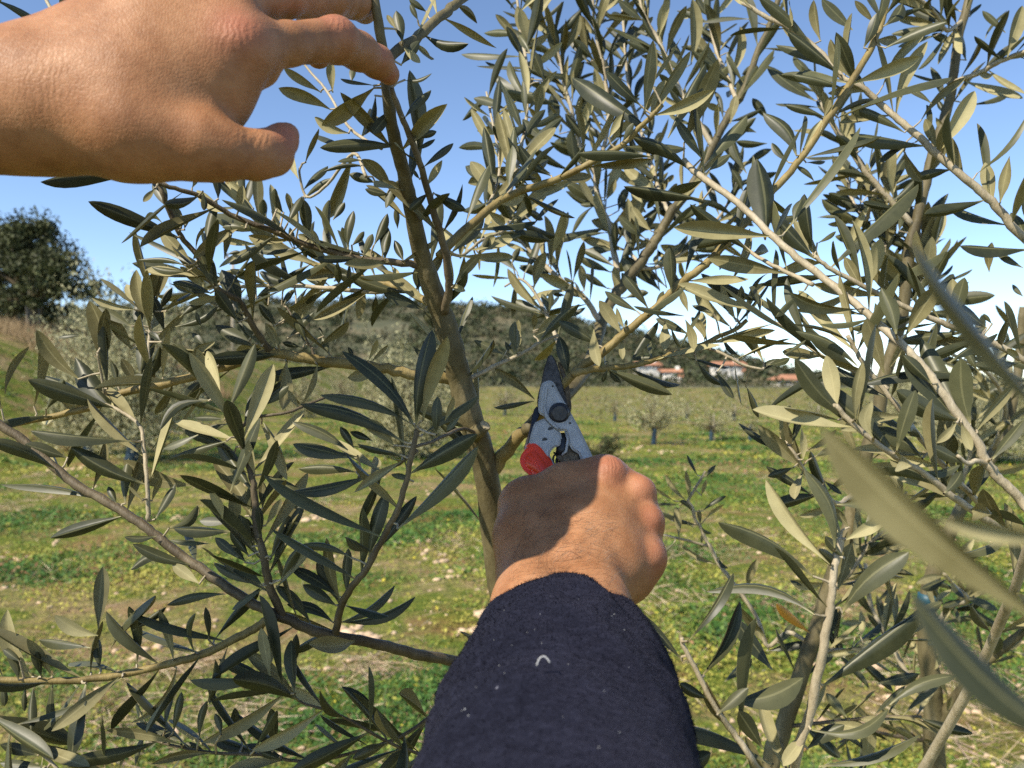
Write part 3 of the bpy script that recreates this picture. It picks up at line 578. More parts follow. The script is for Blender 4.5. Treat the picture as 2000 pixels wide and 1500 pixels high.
br('C10', 0, 'bark_pale', 9, 5, [(1310, 420, .82), (1290, 380, .86), (1275, 330, .9), (1260, 280, .92), (1240, 220, .94), (1225, 150, .96), (1220, 80, .98), (1215, 0, 1.0)], 44, 46)
br('C11', 0, 'bark_pale', 9, 5, [(1440, 200, .84), (1420, 150, .88), (1400, 100, .9), (1385, 40, .92), (1370, -30, .94)], 30, 46)
br('C12', 0, 'bark_pale', 8, 4, [(1240, 525, .805), (1290, 520, .84), (1350, 480, .88), (1400, 430, .9), (1430, 380, .92), (1450, 320, .94)], 34, 46)
br('C13', 0, 'bark_pale', 7, 4, [(862, 480, .52), (900, 500, .58), (940, 470, .62), (985, 450, .66), (1010, 420, .7), (1040, 390, .74)], 26, 42)
br('C14', 0, 'bark_pale', 7, 4, [(1250, 515, .81), (1225, 480, .85), (1245, 430, .88), (1262, 380, .9), (1255, 330, .92)], 26, 44)
# --- neighbour with the leaning stem
br('T2', 1, 'bark', 66, 20, [(1330, 3100, .95), (1430, 2000, .88), (1505, 1500, .80), (1516, 1462, .80), (1535, 1406, .80), (1572, 1294, .80), (1599, 1219, .80), (1617, 1155, .80), (1661, 1024, .80), (1667, 985, .80), (1679, 925, .80), (1712, 820, .80), (1726, 740, .80), (1742, 688, .80), (1761, 617, .80), (1770, 550, .80), (1777, 483, .80), (1788, 443, .80), (1805, 372, .80), (1820, 307, .80), (1833, 267, .80), (1855, 195, .80), (1865, 128, .80), (1873, 67, .80), (1892, 0, .80), (1905, -80, .8)], 16, 52, .6)
br('R1', 1, 'bark_pale', 20, 12, [(1660, 1750, .78), (1900, 1330, .56), (2010, 1060, .44), (1994, 982, .435), (1955, 937, .435), (1928, 904, .435), (1900, 850, .437), (1835, 760, .44), (1809, 723, .445), (1767, 678, .45), (1721, 638, .46), (1673, 595, .47), (1620, 553, .48), (1567, 510, .49), (1513, 465, .50), (1440, 395, .52), (1387, 357, .535), (1355, 333, .545), (1335, 312, .55)], 14, 46, .45)
br('R1b', 1, 'bark_pale', 10, 6, [(1588, 556, .487), (1548, 537, .50), (1500, 513, .51), (1450, 480, .53), (1415, 440, .55)], 6, 50)
br('R1c', 1, 'bark_pale', 11, 7, [(1928, 904, .435), (1905, 900, .43), (1890, 905, .428), (1870, 890, .425)], 0)
br('R2', 1, 'bark_pale', 18, 8, [(2120, 560, .60), (1999, 465, .60), (1953, 411, .60), (1913, 371, .60), (1879, 344, .60), (1833, 304, .605), (1788, 261, .61), (1748, 227, .615), (1713, 197, .62), (1684, 171, .62), (1644, 149, .625), (1607, 107, .63), (1553, 61, .635), (1500, 35, .64), (1450, 5, .645)], 22, 46)
br('R2r', 1, 'bark', 15, 18, [(1950, 1800, .95), (2130, 1200, .72), (2190, 800, .63), (2120, 560, .60)], 0)
br('R10', 1, 'bark_pale', 14, 8, [(2060, 740, .56), (1980, 691, .56), (1916, 659, .56), (1860, 638, .56), (1807, 617, .56), (1748, 590, .56), (1690, 560, .56), (1625, 527, .56), (1590, 500, .56)], 22, 46)
br('R10r', 1, 'bark', 12, 13, [(1960, 1780, .95), (2120, 1200, .70), (2130, 900, .6), (2060, 740, .56)], 0)
br('R8', 1, 'bark_pale', 12, 8, [(1940, 1010, .52), (1860, 930, .50), (1817, 880, .49), (1787, 841, .485), (1757, 799, .48), (1730, 766, .48), (1688, 712, .48), (1671, 683, .48), (1655, 655, .48)], 18, 46)
br('R9', 1, 'bark_pale', 9, 6, [(1735, 760, .48), (1680, 730, .49), (1607, 697, .50), (1548, 651, .51), (1500, 622, .52), (1470, 600, .53)], 14, 44)
br('R7', 1, 'bark_pale', 15, 9, [(2010, 1062, .44), (1950, 1030, .42), (1886, 988, .41), (1850, 961, .405), (1805, 925, .40), (1760, 898, .395), (1715, 868, .39), (1670, 832, .39), (1640, 800, .39), (1631, 790, .39)], 10, 48)
br('R4', 1, 'bark_pale', 23, 12, [(1500, 2100, .62), (1525, 1650, .48), (1550, 1500, .43), (1580, 1399, .42), (1595, 1331, .415), (1610, 1256, .41), (1621, 1192, .41), (1625, 1155, .41), (1629, 1114, .41), (1640, 1069, .41), (1642, 1050, .41)], 10, 52)
br('R5', 1, 'bark_pale', 16, 8, [(1500, 2100, .62), (1510, 1600, .46), (1475, 1496, .41), (1430, 1429, .405), (1396, 1380, .40), (1362, 1312, .40), (1336, 1264, .40), (1331, 1245, .40)], 8, 50)
br('R6', 1, 'bark_pale', 12, 8, [(1672, 960, .80), (1640, 985, .74), (1610, 965, .68), (1580, 931, .64), (1568, 916, .63), (1556, 895, .62), (1540, 870, .62)], 8, 42)
br('R12', 1, 'bark_pale', 13, 8, [(1782, 440, .80), (1745, 398, .80), (1716, 365, .80), (1692, 339, .80), (1665, 299, .80), (1641, 267, .80), (1625, 240, .80), (1600, 190, .81), (1590, 150, .81)], 34, 46)
br('R13', 1, 'bark_pale', 11, 8, [(1863, 165, .80), (1873, 157, .79), (1916, 141, .77), (1953, 120, .75), (1999, 101, .74), (2060, 80, .73)], 14, 46)
br('R15', 1, 'bark_pale', 9, 5, [(1715, 365, .8), (1700, 400, .82), (1690, 430, .84), (1660, 380, .86), (1655, 330, .87)], 18, 44)
br('R16', 1, 'bark_pale', 10, 6, [(1768, 560, .80), (1740, 520, .82), (1725, 470, .84), (1720, 420, .86), (1728, 370, .88), (1735, 330, .88)], 36, 46)
br('R17', 1, 'bark_pale', 10, 6, [(1758, 640, .80), (1800, 600, .8), (1820, 560, .8), (1815, 510, .8), (1800, 470, .81), (1790, 430, .81)], 32, 46)
br('R18', 1, 'bark_pale', 8, 5, [(1880, 40, .8), (1850, 60, .78), (1830, 30, .77), (1800, 0, .76), (1760, -40, .76)], 20, 46)
br('R19', 1, 'bark_pale', 8, 5, [(1745, 690, .80), (1790, 700, .82), (1850, 690, .84), (1900, 710, .86), (1960, 700, .88)], 22, 46)
br('R20', 1, 'bark_pale', 9, 5, [(1615, 1160, .80), (1660, 1120, .78), (1700, 1060, .77), (1745, 1020, .76), (1770, 960, .76)], 26, 46)
br('R21', 1, 'bark_pale', 9, 5, [(1570, 1300, .80), (1620, 1270, .8), (1690, 1270, .8), (1740, 1240, .8), (1760, 1200, .8)], 24, 46)
br('R22', 1, 'bark_dark', 8, 5, [(1530, 1420, .80), (1620, 1410, .78), (1720, 1400, .76), (1800, 1400, .76)], 18, 46)
br('P1', 1, 'bark_pale', 9, 5, [(1585, 1262, .80), (1540, 1235, .81), (1500, 1262, .82), (1480, 1210, .83), (1430, 1135, .84), (1404, 1102, .85), (1388, 1070, .85), (1380, 1058, .85), (1368, 1030, .85), (1358, 1016, .85), (1352, 990, .85), (1344, 980, .85), (1349, 968, .85), (1368, 938, .85), (1378, 920, .85)], 0)
br('P2', 1, 'bark_pale', 6, 4, [(1382, 1066, .85), (1326, 1052, .84), (1292, 1044, .84), (1270, 1040, .84)], 0)
br('N1', 1, 'bark_pale', 30, 16, [(2080, 2700, .62), (2300, 1900, .22), (2230, 1560, .115), (2140, 1300, .105), (2100, 1200, .105), (2085, 1040, .11), (2070, 830, .12), (2060, 640, .14)], 0)
# --- trunk behind, at the photo edge
br('T3', 2, 'bark', 60, 26, [(1880, 3000, 1.22), (1850, 1900, 1.15), (1827, 1500, 1.12), (1824, 1387, 1.11), (1816, 1312, 1.10), (1809, 1237, 1.10), (1815, 1150, 1.10), (1850, 1050, 1.10), (1900, 950, 1.10), (1960, 850, 1.10), (1985, 745, 1.10), (1991, 700, 1.10), (2000, 600, 1.1)], 16, 52, .4)
br('T3b', 2, 'bark', 26, 14, [(1830, 1415, 1.11), (1850, 1387, 1.10), (1885, 1340, 1.08), (1930, 1290, 1.06), (1990, 1240, 1.04), (2060, 1180, 1.02)], 24, 46)
br('T3c', 2, 'bark_pale', 12, 7, [(1822, 1380, 1.11), (1780, 1330, 1.12), (1740, 1260, 1.13), (1700, 1180, 1.14), (1690, 1100, 1.15)], 28, 46)
br('T3d', 2, 'bark_pale', 12, 7, [(1812, 1260, 1.10), (1850, 1190, 1.06), (1890, 1172, 1.02), (1860, 1140, 1.0), (1845, 1120, .98)], 22, 44)
br('T3e', 2, 'bark_pale', 10, 6, [(1870, 1010, 1.10), (1880, 940, 1.08), (1900, 860, 1.06), (1890, 790, 1.05)], 24, 46)
br('T3f', 2, 'bark_pale', 10, 6, [(1940, 880, 1.10), (1965, 800, 1.05), (1940, 740, 1.02), (1900, 700, 1.0), (1930, 660, 1.0)], 22, 46)
br('T3g', 2, 'bark_dark', 9, 5, [(1826, 1450, 1.12), (1760, 1440, 1.1), (1690, 1430, 1.08), (1640, 1450, 1.06)], 20, 46)

# leaves read off the photograph, by window: origin x, y, magnification, the branches they may sit on, then base x y, tip x y, width, side
# (t: upper face towards the camera, b: pale underside, y: yellowed), optional sideways curve
LEAVES = [
(500, 0, 3.0, 'trunk B0 B1 B2 B3 B4 C8 C9 C13', '''690 515 385 735 90 b; 850 860 375 865 70 t; 435 640 135 500 70 b; 380 540 165 390 50 b; 450 540 445 350 50 b; 545 780 335 690 60 b; 800 640 685 780 75 t; 560 480 570 380 45 t;
690 500 490 435 25 t; 700 560 640 790 45 t; 750 220 700 60 110 t; 820 170 770 90 60 b; 860 250 820 50 70 t; 985 205 1250 265 60 t .1; 950 120 900 20 40 t; 1000 70 900 0 50 t; 850 380 960 235 60 t; 860 275 965 370 55 b; 870 470 1020 420 25 t .15;
870 690 1025 520 45 t; 920 800 1000 660 70 t; 940 810 1060 770 50 t; 940 880 1050 815 35 t; 980 980 1155 825 40 t; 1000 1090 1090 940 95 b; 960 1050 920 990 60 t; 800 1110 620 930 80 b; 700 1070 545 1020 55 t; 640 975 380 990 45 t .1; 620 940 480 945 35 t; 870 1030 760 1220 80 t;
790 1140 640 1100 40 t; 900 1040 830 970 80 t; 1040 1130 1230 1230 60 t; 1010 1130 900 1230 70 t; 280 1110 415 945 50 t; 280 1170 425 1040 35 t; 290 950 350 745 40 b; 250 1050 200 870 45 b; 1390 1160 1260 950 90 b; 1480 1100 1490 840 70 t; 1400 1140 1340 860 30 t; 1440 1270 1570 1170 60 t;
1730 1030 1540 850 60 t; 1700 830 1560 700 55 t; 1790 620 1440 490 35 t; 1600 1000 1380 740 55 t; 1450 630 1275 575 50 t; 1610 400 1290 375 35 t; 1560 330 1200 285 30 t; 1600 310 1480 160 80 t; 1690 470 1620 290 90 t; 1610 270 1540 50 80 b; 1730 1500 1790 1230 60 b; 1300 1480 1400 1370 70 t'''),
(500, 0, 3.0, 'L1 L2 B4', '''60 1270 40 1160 80 t; 160 1250 100 1120 70 t; 310 1400 280 1170 110 t; 430 1430 430 1170 50 t; 450 1290 520 1185 40 t; 540 1460 545 1230 55 t; 560 1440 635 1355 45 t; 690 1440 770 1250 50 t; 740 1500 750 1300 90 t; 830 1340 820 1220 60 t; 200 1250 180 1130 60 b; 240 1330 200 1180 60 b'''),
(0, 350, 3.3333, 'L4a', '''1090 190 1000 -20 100 t; 1170 380 1110 165 110 b; 1060 290 930 295 60 t .35; 1150 385 990 300 50 t; 1280 570 840 345 70 t; 1260 560 1040 330 90 b; 1200 560 900 525 45 t .08; 1220 600 980 560 55 t; 1360 720 1180 570 60 b; 1370 740 1120 660 80 t; 1340 480 1410 130 60 t; 1200 330 1215 240 25 t;
1275 470 1360 295 25 b .2; 1390 690 1290 460 110 t; 1420 700 1350 490 100 t; 1560 870 1430 560 130 t; 1500 700 1650 480 45 t; 1550 930 1400 720 120 t; 1650 1090 1400 950 120 t; 1170 900 1340 750 45 t; 1140 960 1420 810 60 t .1; 1310 960 1280 870 50 t; 1620 1050 1560 800 120 t; 1700 1090 1580 880 90 t'''),
(0, 350, 3.3333, 'L1 L2 L3', '''1010 60 930 150 50 b; 1590 190 1640 0 60 t; 1650 190 1460 10 80 b; 1730 280 1710 130 80 t; 1800 200 1790 60 100 t; 1870 290 1960 100 50 t; 1940 330 1910 200 70 b; 1460 520 1480 250 55 b; 1480 490 1560 470 25 t; 1690 430 1420 375 40 b; 1600 320 1440 295 45 t; 1960 440 1660 460 30 t; 1680 610 1690 440 50 t;
1740 690 1500 580 70 t; 1640 820 1800 650 45 t; 1750 810 1680 740 55 t; 1900 680 1700 590 50 t; 1250 60 1290 -60 60 b; 1320 80 1330 200 40 t; 940 -40 270 40 60 t .12; 1000 -20 760 -20 50 b; 1420 130 1400 -40 50 t; 1550 210 1580 40 60 b'''),
(0, 350, 3.3333, 'L4 L4c L4a', '''1800 950 1690 820 90 t; 1810 1080 1730 940 80 b; 1800 950 1880 830 40 t; 1850 810 1900 720 50 t; 1990 1050 1910 860 90 t; 1250 1250 1390 1050 50 b .25; 1250 1150 1130 1070 110 t; 1340 1090 1240 990 110 t; 1360 1230 1280 1100 60 b; 1430 1210 1320 1080 130 t; 1460 1190 1700 1100 80 t;
1600 1500 1750 1220 60 t; 1700 1450 1790 1250 80 t; 1730 1400 1880 1320 70 t; 1870 1180 1830 1480 90 b; 1950 1490 1870 1370 40 b; 1180 1480 1300 1320 70 t; 1380 1440 1090 1490 50 t .1'''),
(0, 350, 3.3333, 'L4b L4 L4d L5d', '''980 930 880 590 80 b; 950 800 1020 590 70 b; 1000 780 1030 630 50 b; 1020 790 1090 560 80 b; 920 820 825 690 80 b; 880 850 620 760 40 b; 860 960 640 830 60 t; 900 980 900 790 90 t; 1070 990 970 730 80 t; 1040 850 1115 715 55 t; 1080 860 1150 770 30 b; 660 1230 590 790 130 b -.08; 640 1070 690 840 70 b;
700 1360 690 860 60 t; 860 1110 710 890 90 b; 515 1300 260 975 90 b .1; 530 1020 370 1015 30 t; 740 1500 490 1160 150 t; 640 1480 260 1210 80 t; 910 1290 960 960 110 t; 905 1350 790 1170 80 b; 1060 1290 1100 960 50 b; 1050 1060 950 990 90 t; 930 1330 1040 1090 60 t; 985 1340 980 1210 60 b; 220 1480 270 1010 40 b; 30 1400 170 1090 60 b .1; 10 1500 0 1060 50 t; 300 1500 400 1310 70 t; 580 1440 400 1450 35 b .3; 760 1330 720 1180 70 t; 1000 1310 860 1280 60 t'''),
(500, 450, 3.3333, 'S3', '''1040 1290 620 750 90 t; 1000 1250 460 1010 70 t .06; 970 1380 290 1130 90 t .1; 1040 1270 1075 665 110 t; 1085 1240 1160 640 90 b; 1080 1330 1450 1075 40 t; 600 1430 240 1225 80 t; 900 1400 690 1230 120 b; 640 1420 550 1280 70 t; 760 1370 610 1310 70 t; 940 1460 660 1390 40 t; 620 1480 240 1380 100 t; 1170 1330 1180 1100 80 t; 1230 1240 1270 1070 50 b; 1330 1210 1240 1300 40 t'''),
(500, 450, 3.3333, 'L4 L4c', '''330 740 240 520 90 t; 130 760 60 600 90 b; 120 620 20 480 90 t; 210 700 370 530 45 t; 410 750 600 570 60 b; 440 690 410 630 60 t; 290 760 170 730 60 t; 480 810 430 690 60 t; 640 830 600 760 60 t; 730 850 780 700 35 b; 750 860 850 740 30 b; 195 850 165 1170 80 b; 400 870 310 1120 60 b; 200 1060 290 1130 30 b; 50 1250 200 1500 60 t; 0 1130 120 910 60 t; 10 1080 210 1000 60 t'''),
(500, 450, 3.3333, 'L1 L2 L3 trunk', '''1100 520 840 400 70 t; 1160 640 1090 530 60 t; 700 330 670 575 60 b; 555 400 570 570 50 t; 780 420 760 540 45 t; 530 190 530 350 50 t; 610 200 630 370 35 t; 690 190 690 290 60 t; 840 190 870 0 90 t; 600 100 560 -20 70 t; 880 230 940 310 40 b; 940 210 1170 60 40 b; 1060 400 1050 230 60 t; 1230 440 1120 360 40 t;
250 350 20 260 60 t; 440 380 310 280 90 t; 420 400 600 340 50 t; 260 480 390 400 40 t .1; 170 480 250 380 40 t; 80 480 20 430 60 t; 0 440 130 320 40 t; 420 130 360 -10 60 t; 250 110 220 -20 60 t; 330 200 300 60 50 t; 700 170 760 20 60 t; 150 200 60 60 50 t; 960 200 900 60 60 t'''),
(500, 450, 3.3333, 'C13 C9 B0 C4c C4b C4', '''1250 350 1375 400 60 b; 1290 360 1430 150 60 b; 1440 170 1560 40 70 b; 1330 180 1340 60 60 b; 1440 110 1400 10 40 t; 1815 1100 1560 895 55 b; 1815 1110 1550 1140 35 t; 1700 800 1690 590 60 t; 1690 820 1620 720 90 t; 1810 690 1960 550 60 b; 1620 810 1420 710 45 t; 1850 540 1530 425 45 t; 1900 530 1860 410 60 t; 1810 360 1850 150 60 b; 1700 270 1550 140 50 t'''),
(0, 750, 3.3333, 'L5 L5d', '''860 370 200 280 50 t; 440 480 160 390 110 t; 600 740 0 630 70 t; 605 680 690 370 50 b; 760 780 700 660 80 t; 1250 660 815 490 110 b .12; 815 780 830 480 60 t; 790 610 630 560 45 t; 1010 880 1140 650 60 t; 990 760 1040 600 40 b; 930 760 840 660 25 b; 1100 940 1290 790 90 t .2; 1220 900 1300 800 50 b; 1020 990 810 1000 50 t; 1130 1140 850 1210 60 t .25; 1300 1300 1130 1180 80 b; 1360 1040 1120 990 40 t'''),
(0, 750, 3.3333, 'L5c L9', '''1500 960 1130 940 80 t; 1500 900 1300 890 60 t; 1450 880 1370 690 60 b; 1540 940 1520 700 110 b; 1600 860 1620 660 60 t; 1710 810 1710 640 80 b; 1730 920 1830 750 50 b; 1500 700 1680 220 80 t; 1660 590 1620 360 60 b; 1700 260 1880 620 70 b; 1530 440 1210 260 60 t; 1480 370 1110 470 55 t; 1290 330 1050 410 50 t; 1480 260 1290 340 50 t; 1460 230 1270 220 40 t; 1700 590 2000 740 70 t; 1760 1140 1940 760 50 t; 1830 1280 1960 1060 50 t; 1690 1000 1690 800 50 t; 1150 300 1290 20 40 b; 1360 110 1040 300 50 t .25; 1590 260 1700 0 90 t; 1680 150 1880 10 60 t; 1700 1310 1390 1160 60 t; 1550 1130 1400 1000 80 t; 1620 1120 1500 960 90 t; 1640 1060 1560 860 80 t; 1600 1160 1450 1040 80 t'''),
(0, 1100, 3.3333, 'L5b', '''640 430 650 30 90 b; 640 470 370 330 80 b .1; 590 550 250 465 40 t; 590 720 595 370 25 b; 650 690 640 470 60 t; 210 740 50 300 110 b .1; 340 740 200 450 60 b; 270 740 240 540 60 t; 890 660 840 280 60 t .08; 860 440 1080 285 40 t; 1130 630 1070 290 55 b; 1270 590 1280 320 50 t -.2; 1360 500 1350 290 45 t; 1400 490 1700 165 60 t; 1470 200 1085 255 50 t; 720 550 930 150 30 b; 345 780 340 1160 60 t; 560 780 440 1270 90 t; 220 790 210 1090 50 t; 800 740 370 1050 50 t .05; 170 800 150 970 30 t; 20 780 30 930 50 t; 1150 680 850 1040 60 b .15; 660 990 660 1350 65 t; 130 640 20 560 80 t; 120 760 60 540 70 t'''),
(0, 1100, 3.3333, 'L6 L7 L8 L5', '''1350 910 1400 625 70 t; 1300 1150 1340 900 45 t; 1075 1080 1100 790 45 t; 1130 1100 1150 860 50 t; 1750 760 1420 600 70 t; 1760 740 1700 420 70 b; 1920 850 1920 490 80 t; 1750 760 1240 740 45 t; 1850 850 1340 1040 60 b .08; 1180 1180 740 1040 50 b; 1340 1230 1190 1170 70 t; 1200 1170 880 1000 60 t; 1700 1250 1370 1110 80 t; 1570 1150 1540 950 60 t; 1790 1210 1780 960 70 t; 250 1250 0 1180 80 t; 300 1330 0 1300 60 t; 1830 1280 1700 1230 60 t; 1660 1200 1790 960 40 t; 1440 1120 1400 980 50 t; 880 1330 930 1120 40 t; 780 1330 810 1260 60 b'''),
(450, 850, 3.3333, 'S3 S5', '''1100 480 760 90 110 b; 1085 610 1640 90 80 t; 985 660 220 260 60 t; 900 800 975 380 90 t; 850 900 870 465 90 t; 820 940 350 540 70 t; 790 800 450 690 50 t .1; 760 1040 760 740 70 t; 710 1100 580 820 80 t; 700 1050 390 860 70 t; 690 1110 480 970 80 t; 670 1220 380 1080 70 t .12; 715 1220 1060 970 55 t .1; 720 1215 1205 1050 60 t .12; 690 1280 380 1410 50 t; 1120 140 820 40 60 t; 830 140 400 40 60 t; 820 240 440 200 60 t; 1190 300 1050 240 40 t'''),
(450, 850, 3.3333, 'L5 L5c', '''520 1220 330 970 70 t; 210 1260 260 1500 70 b; 330 940 450 720 60 t; 265 800 360 520 50 t; 210 980 0 860 60 t; 210 1000 0 1130 50 t; 410 1500 430 1320 80 t; 160 760 100 540 70 t; 120 700 40 520 60 t'''),
(1000, 0, 3.75, 'B1 R1', '''1030 970 450 450 130 t; 940 770 720 510 90 t; 970 820 1020 300 100 b; 1010 880 1100 610 100 b; 1020 620 1220 280 60 b; 1140 1010 1400 430 90 t; 1260 1050 1480 430 120 b; 1440 1180 1720 830 110 t; 1310 1250 900 1000 90 t .1; 1030 1150 520 1050 60 t; 1400 1460 820 1350 80 t; 1390 1160 1200 860 90 t; 1440 1250 1600 1130 70 t; 810 1040 890 900 90 t; 710 1010 800 850 60 b'''),
(1000, 0, 3.75, 'C7 C3 C11 C10', '''960 150 780 0 60 t; 1100 310 1110 10 85 t; 1260 490 1150 230 80 t; 1310 470 1310 0 90 b; 1440 120 1350 -20 70 t; 1100 390 710 180 60 t; 1090 400 840 290 60 t; 1240 520 1140 440 50 t; 1640 640 1340 360 60 t; 1460 640 1590 460 80 t; 1620 370 1350 160 40 t; 1740 140 1390 150 35 t; 1690 1400 1610 1240 110 t; 1720 1270 1600 960 60 t; 1870 1050 1660 1020 50 t; 1790 970 1650 935 45 t; 1880 880 1760 720 90 t; 1600 900 1640 700 70 b; 1700 640 1800 480 60 t; 1560 820 1420 760 50 b; 1480 1040 1380 900 70 t'''),
(1000, 0, 3.75, 'C5 C5b C6 C8', '''690 440 880 110 60 t; 800 480 890 330 30 t; 130 390 0 200 90 t; 130 330 60 60 80 b; 240 600 140 360 110 t; 150 170 370 20 30 t; 280 270 490 50 60 t .1; 380 370 490 110 70 b; 340 480 290 140 90 t; 600 400 510 70 50 b; 560 460 400 210 60 t; 600 440 450 290 70 t; 380 690 500 320 60 t; 590 600 260 530 35 t; 120 760 0 400 80 t; 280 740 0 640 35 t; 620 850 440 770 45 t; 680 880 550 620 80 t; 290 1000 290 690 90 t; 250 1050 80 870 70 t; 480 1240 440 940 90 t; 430 1250 130 1060 50 t; 280 1270 30 1060 70 b; 590 1040 390 830 70 t; 680 1020 540 930 60 t; 350 980 360 900 60 t; 170 870 210 620 70 b; 600 1170 280 1040 60 t; 630 1490 420 1320 70 t; 690 1440 800 1190 70 b; 1130 1360 890 1140 50 t; 790 1490 850 1370 70 t; 960 1490 870 1380 60 b; 610 200 640 70 50 t; 560 400 500 120 60 b; 680 560 580 420 50 t; 700 700 780 560 50 t; 620 260 480 120 70 b'''),
(1500, 0, 3.75, 'C1 R2 R12', '''640 590 500 240 130 t; 610 570 450 290 70 b; 530 550 160 210 80 t; 490 520 60 270 80 t .06; 350 740 0 460 90 t; 210 1140 0 780 110 t .08; 560 650 200 515 60 t; 620 220 390 0 90 t; 700 350 800 90 90 t; 850 190 990 0 90 t; 780 170 640 0 50 b; 385 300 350 0 70 b; 180 190 160 0 50 b; 860 350 1310 170 70 t; 840 630 1090 260 60 b .1; 935 840 1150 310 90 b .08; 510 860 1330 530 35 b .08; 1120 880 1390 560 45 b .1; 1200 760 1000 630 45 t; 1000 970 600 770 70 t; 1230 1080 1150 870 100 b; 1270 1090 1480 680 110 b; 1440 1300 1340 1000 80 b; 1650 1490 1590 1190 95 b; 1700 1480 1770 1140 110 b; 1530 1270 1880 830 40 t .15; 620 1280 540 1150 50 t; 660 1110 600 830 80 b; 680 1100 770 990 30 t; 750 1250 790 1100 60 t; 870 1470 870 1150 70 b; 1000 1110 1130 1330 70 b; 930 1300 1000 1130 60 t; 340 1330 230 1210 40 t; 410 860 460 710 70 b; 420 860 150 740 50 t; 260 1090 380 880 80 b; 150 1190 30 1040 50 t; 1080 1040 810 1170 30 t .15; 280 1190 440 1160 30 t; 690 1480 500 1340 50 t; 620 1470 450 1410 40 t; 900 1480 1080 1310 40 t'''),
(1500, 0, 3.75, 'T2 R13 R18', '''1370 320 1200 250 70 t; 1390 215 930 190 50 t; 1300 180 1050 60 60 t; 1230 260 950 320 50 t; 1340 190 1080 0 80 t; 1450 440 1440 190 70 t; 1750 420 1850 50 90 b; 1740 240 1580 70 45 t; 1710 440 1530 260 40 t; 1590 280 1740 50 30 t; 1300 600 1060 520 25 t; 1290 830 1240 730 60 t; 1480 770 1790 640 30 t .12; 1400 80 1260 -20 60 t; 1480 120 1560 0 50 t; 1300 1000 1230 860 60 b'''),
(1000, 350, 3.75, 'C5 C3 C14 C12 C10', '''620 180 415 10 80 t; 640 185 500 180 40 t; 590 200 425 400 50 t .1; 690 150 760 0 60 b; 830 420 580 300 90 b; 690 390 410 440 50 t; 780 230 855 60 70 t; 980 240 870 60 70 b; 740 520 530 530 60 t; 970 430 790 260 60 t; 890 500 890 220 70 b; 1020 380 870 200 90 b; 1040 470 1090 310 85 t; 1410 320 1030 200 70 t; 1390 460 1010 100 70 t; 1460 510 1470 290 110 b; 1540 500 1430 300 100 b; 1400 610 1100 440 80 b; 720 680 490 555 60 t; 760 830 750 640 100 b; 830 870 1000 830 60 t; 920 780 810 570 90 t; 1080 810 830 560 100 t; 700 800 540 690 50 t; 1130 790 960 610 40 t'''),
(1000, 350, 3.75, 'C1 C2 C2b', '''1170 830 1170 490 100 t; 1050 940 1110 820 90 t; 920 970 680 820 60 t; 1000 950 830 670 70 t; 800 1130 640 890 110 b; 820 1090 770 940 50 b; 830 1100 840 1030 40 b; 1260 1000 890 930 40 t; 1120 1040 1120 1260 90 b; 1300 1140 1060 1010 60 t; 1270 1030 1340 1230 70 b; 1290 970 1230 790 60 b; 1430 1190 1320 1010 60 b; 1160 1080 1240 1240 30 t; 1600 1080 1350 810 80 b; 1590 980 1410 800 40 t; 1640 1040 1530 770 70 b; 1650 1020 1680 780 65 b; 1480 990 1320 915 40 t; 1720 1030 1860 760 60 b .2; 1650 1130 1700 1190 50 t; 1540 1160 1680 1300 45 t .1; 1840 1340 1760 1130 40 b; 1870 1190 1800 1100 50 t; 1350 1330 1570 1500 50 t .1; 1070 1310 870 1310 40 t; 800 1180 810 1320 50 b; 600 1100 640 1370 80 b; 630 1220 380 1020 80 t; 410 1440 360 1150 90 t; 1610 740 1740 360 70 b; 1640 550 1520 660 25 t .2; 1870 690 1740 850 30 t .15; 1870 660 1660 600 45 t; 1840 900 1400 660 90 t; 700 1390 660 1490 60 t; 700 1390 800 1490 40 t'''),
(1000, 350, 3.75, 'C4 C4b C13', '''160 1120 340 980 50 b; 360 1010 420 840 65 b; 420 1010 540 940 60 t; 270 980 290 830 65 t; 210 970 0 870 60 t; 160 1110 170 980 80 b; 40 1230 40 1030 60 b; 155 810 210 540 60 b; 270 600 370 220 80 t; 335 660 350 300 50 b; 240 460 480 400 60 t; 160 330 330 140 50 t; 450 730 520 450 50 b; 530 820 510 630 60 b; 550 870 380 800 60 b; 460 760 380 720 80 t; 390 850 300 845 35 t; 90 690 190 430 60 t; 0 620 60 500 60 t; 0 350 180 200 60 t; 200 600 100 520 60 t; 330 700 60 590 50 t'''),
(1500, 350, 3.75, 'R1 R1b R10 R1c', '''120 390 620 -440 90 t; -20 440 -80 -150 180 t; 340 580 20 250 130 t; 330 540 310 120 90 t; 190 310 250 140 80 t; 450 650 1080 0 80 t; 360 470 500 375 30 t; 740 780 820 430 110 b; 680 780 560 570 100 b; 780 820 1290 500 60 t; 940 1140 830 790 120 t; 1010 1140 1230 790 130 b; 650 950 150 810 80 b .1; 270 810 60 1020 40 t .12; 640 1220 540 700 70 b; 850 1420 730 1010 120 b; 1310 1050 1350 750 110 b; 1350 1030 1440 720 120 t; 1600 1090 1380 920 90 t; 1330 1340 1690 1080 90 t; 1640 1060 1580 990 100 t; 660 1370 220 1095 80 t .08; 620 1210 240 950 30 b; 0 1360 160 1310 50 t; 1540 1480 770 1345 70 t .06; 1200 1500 990 1290 110 t; 110 1290 280 1180 30 t; 1530 1400 1460 1250 50 t; 750 1020 380 1060 40 t; 1850 1320 1740 1230 60 b'''),
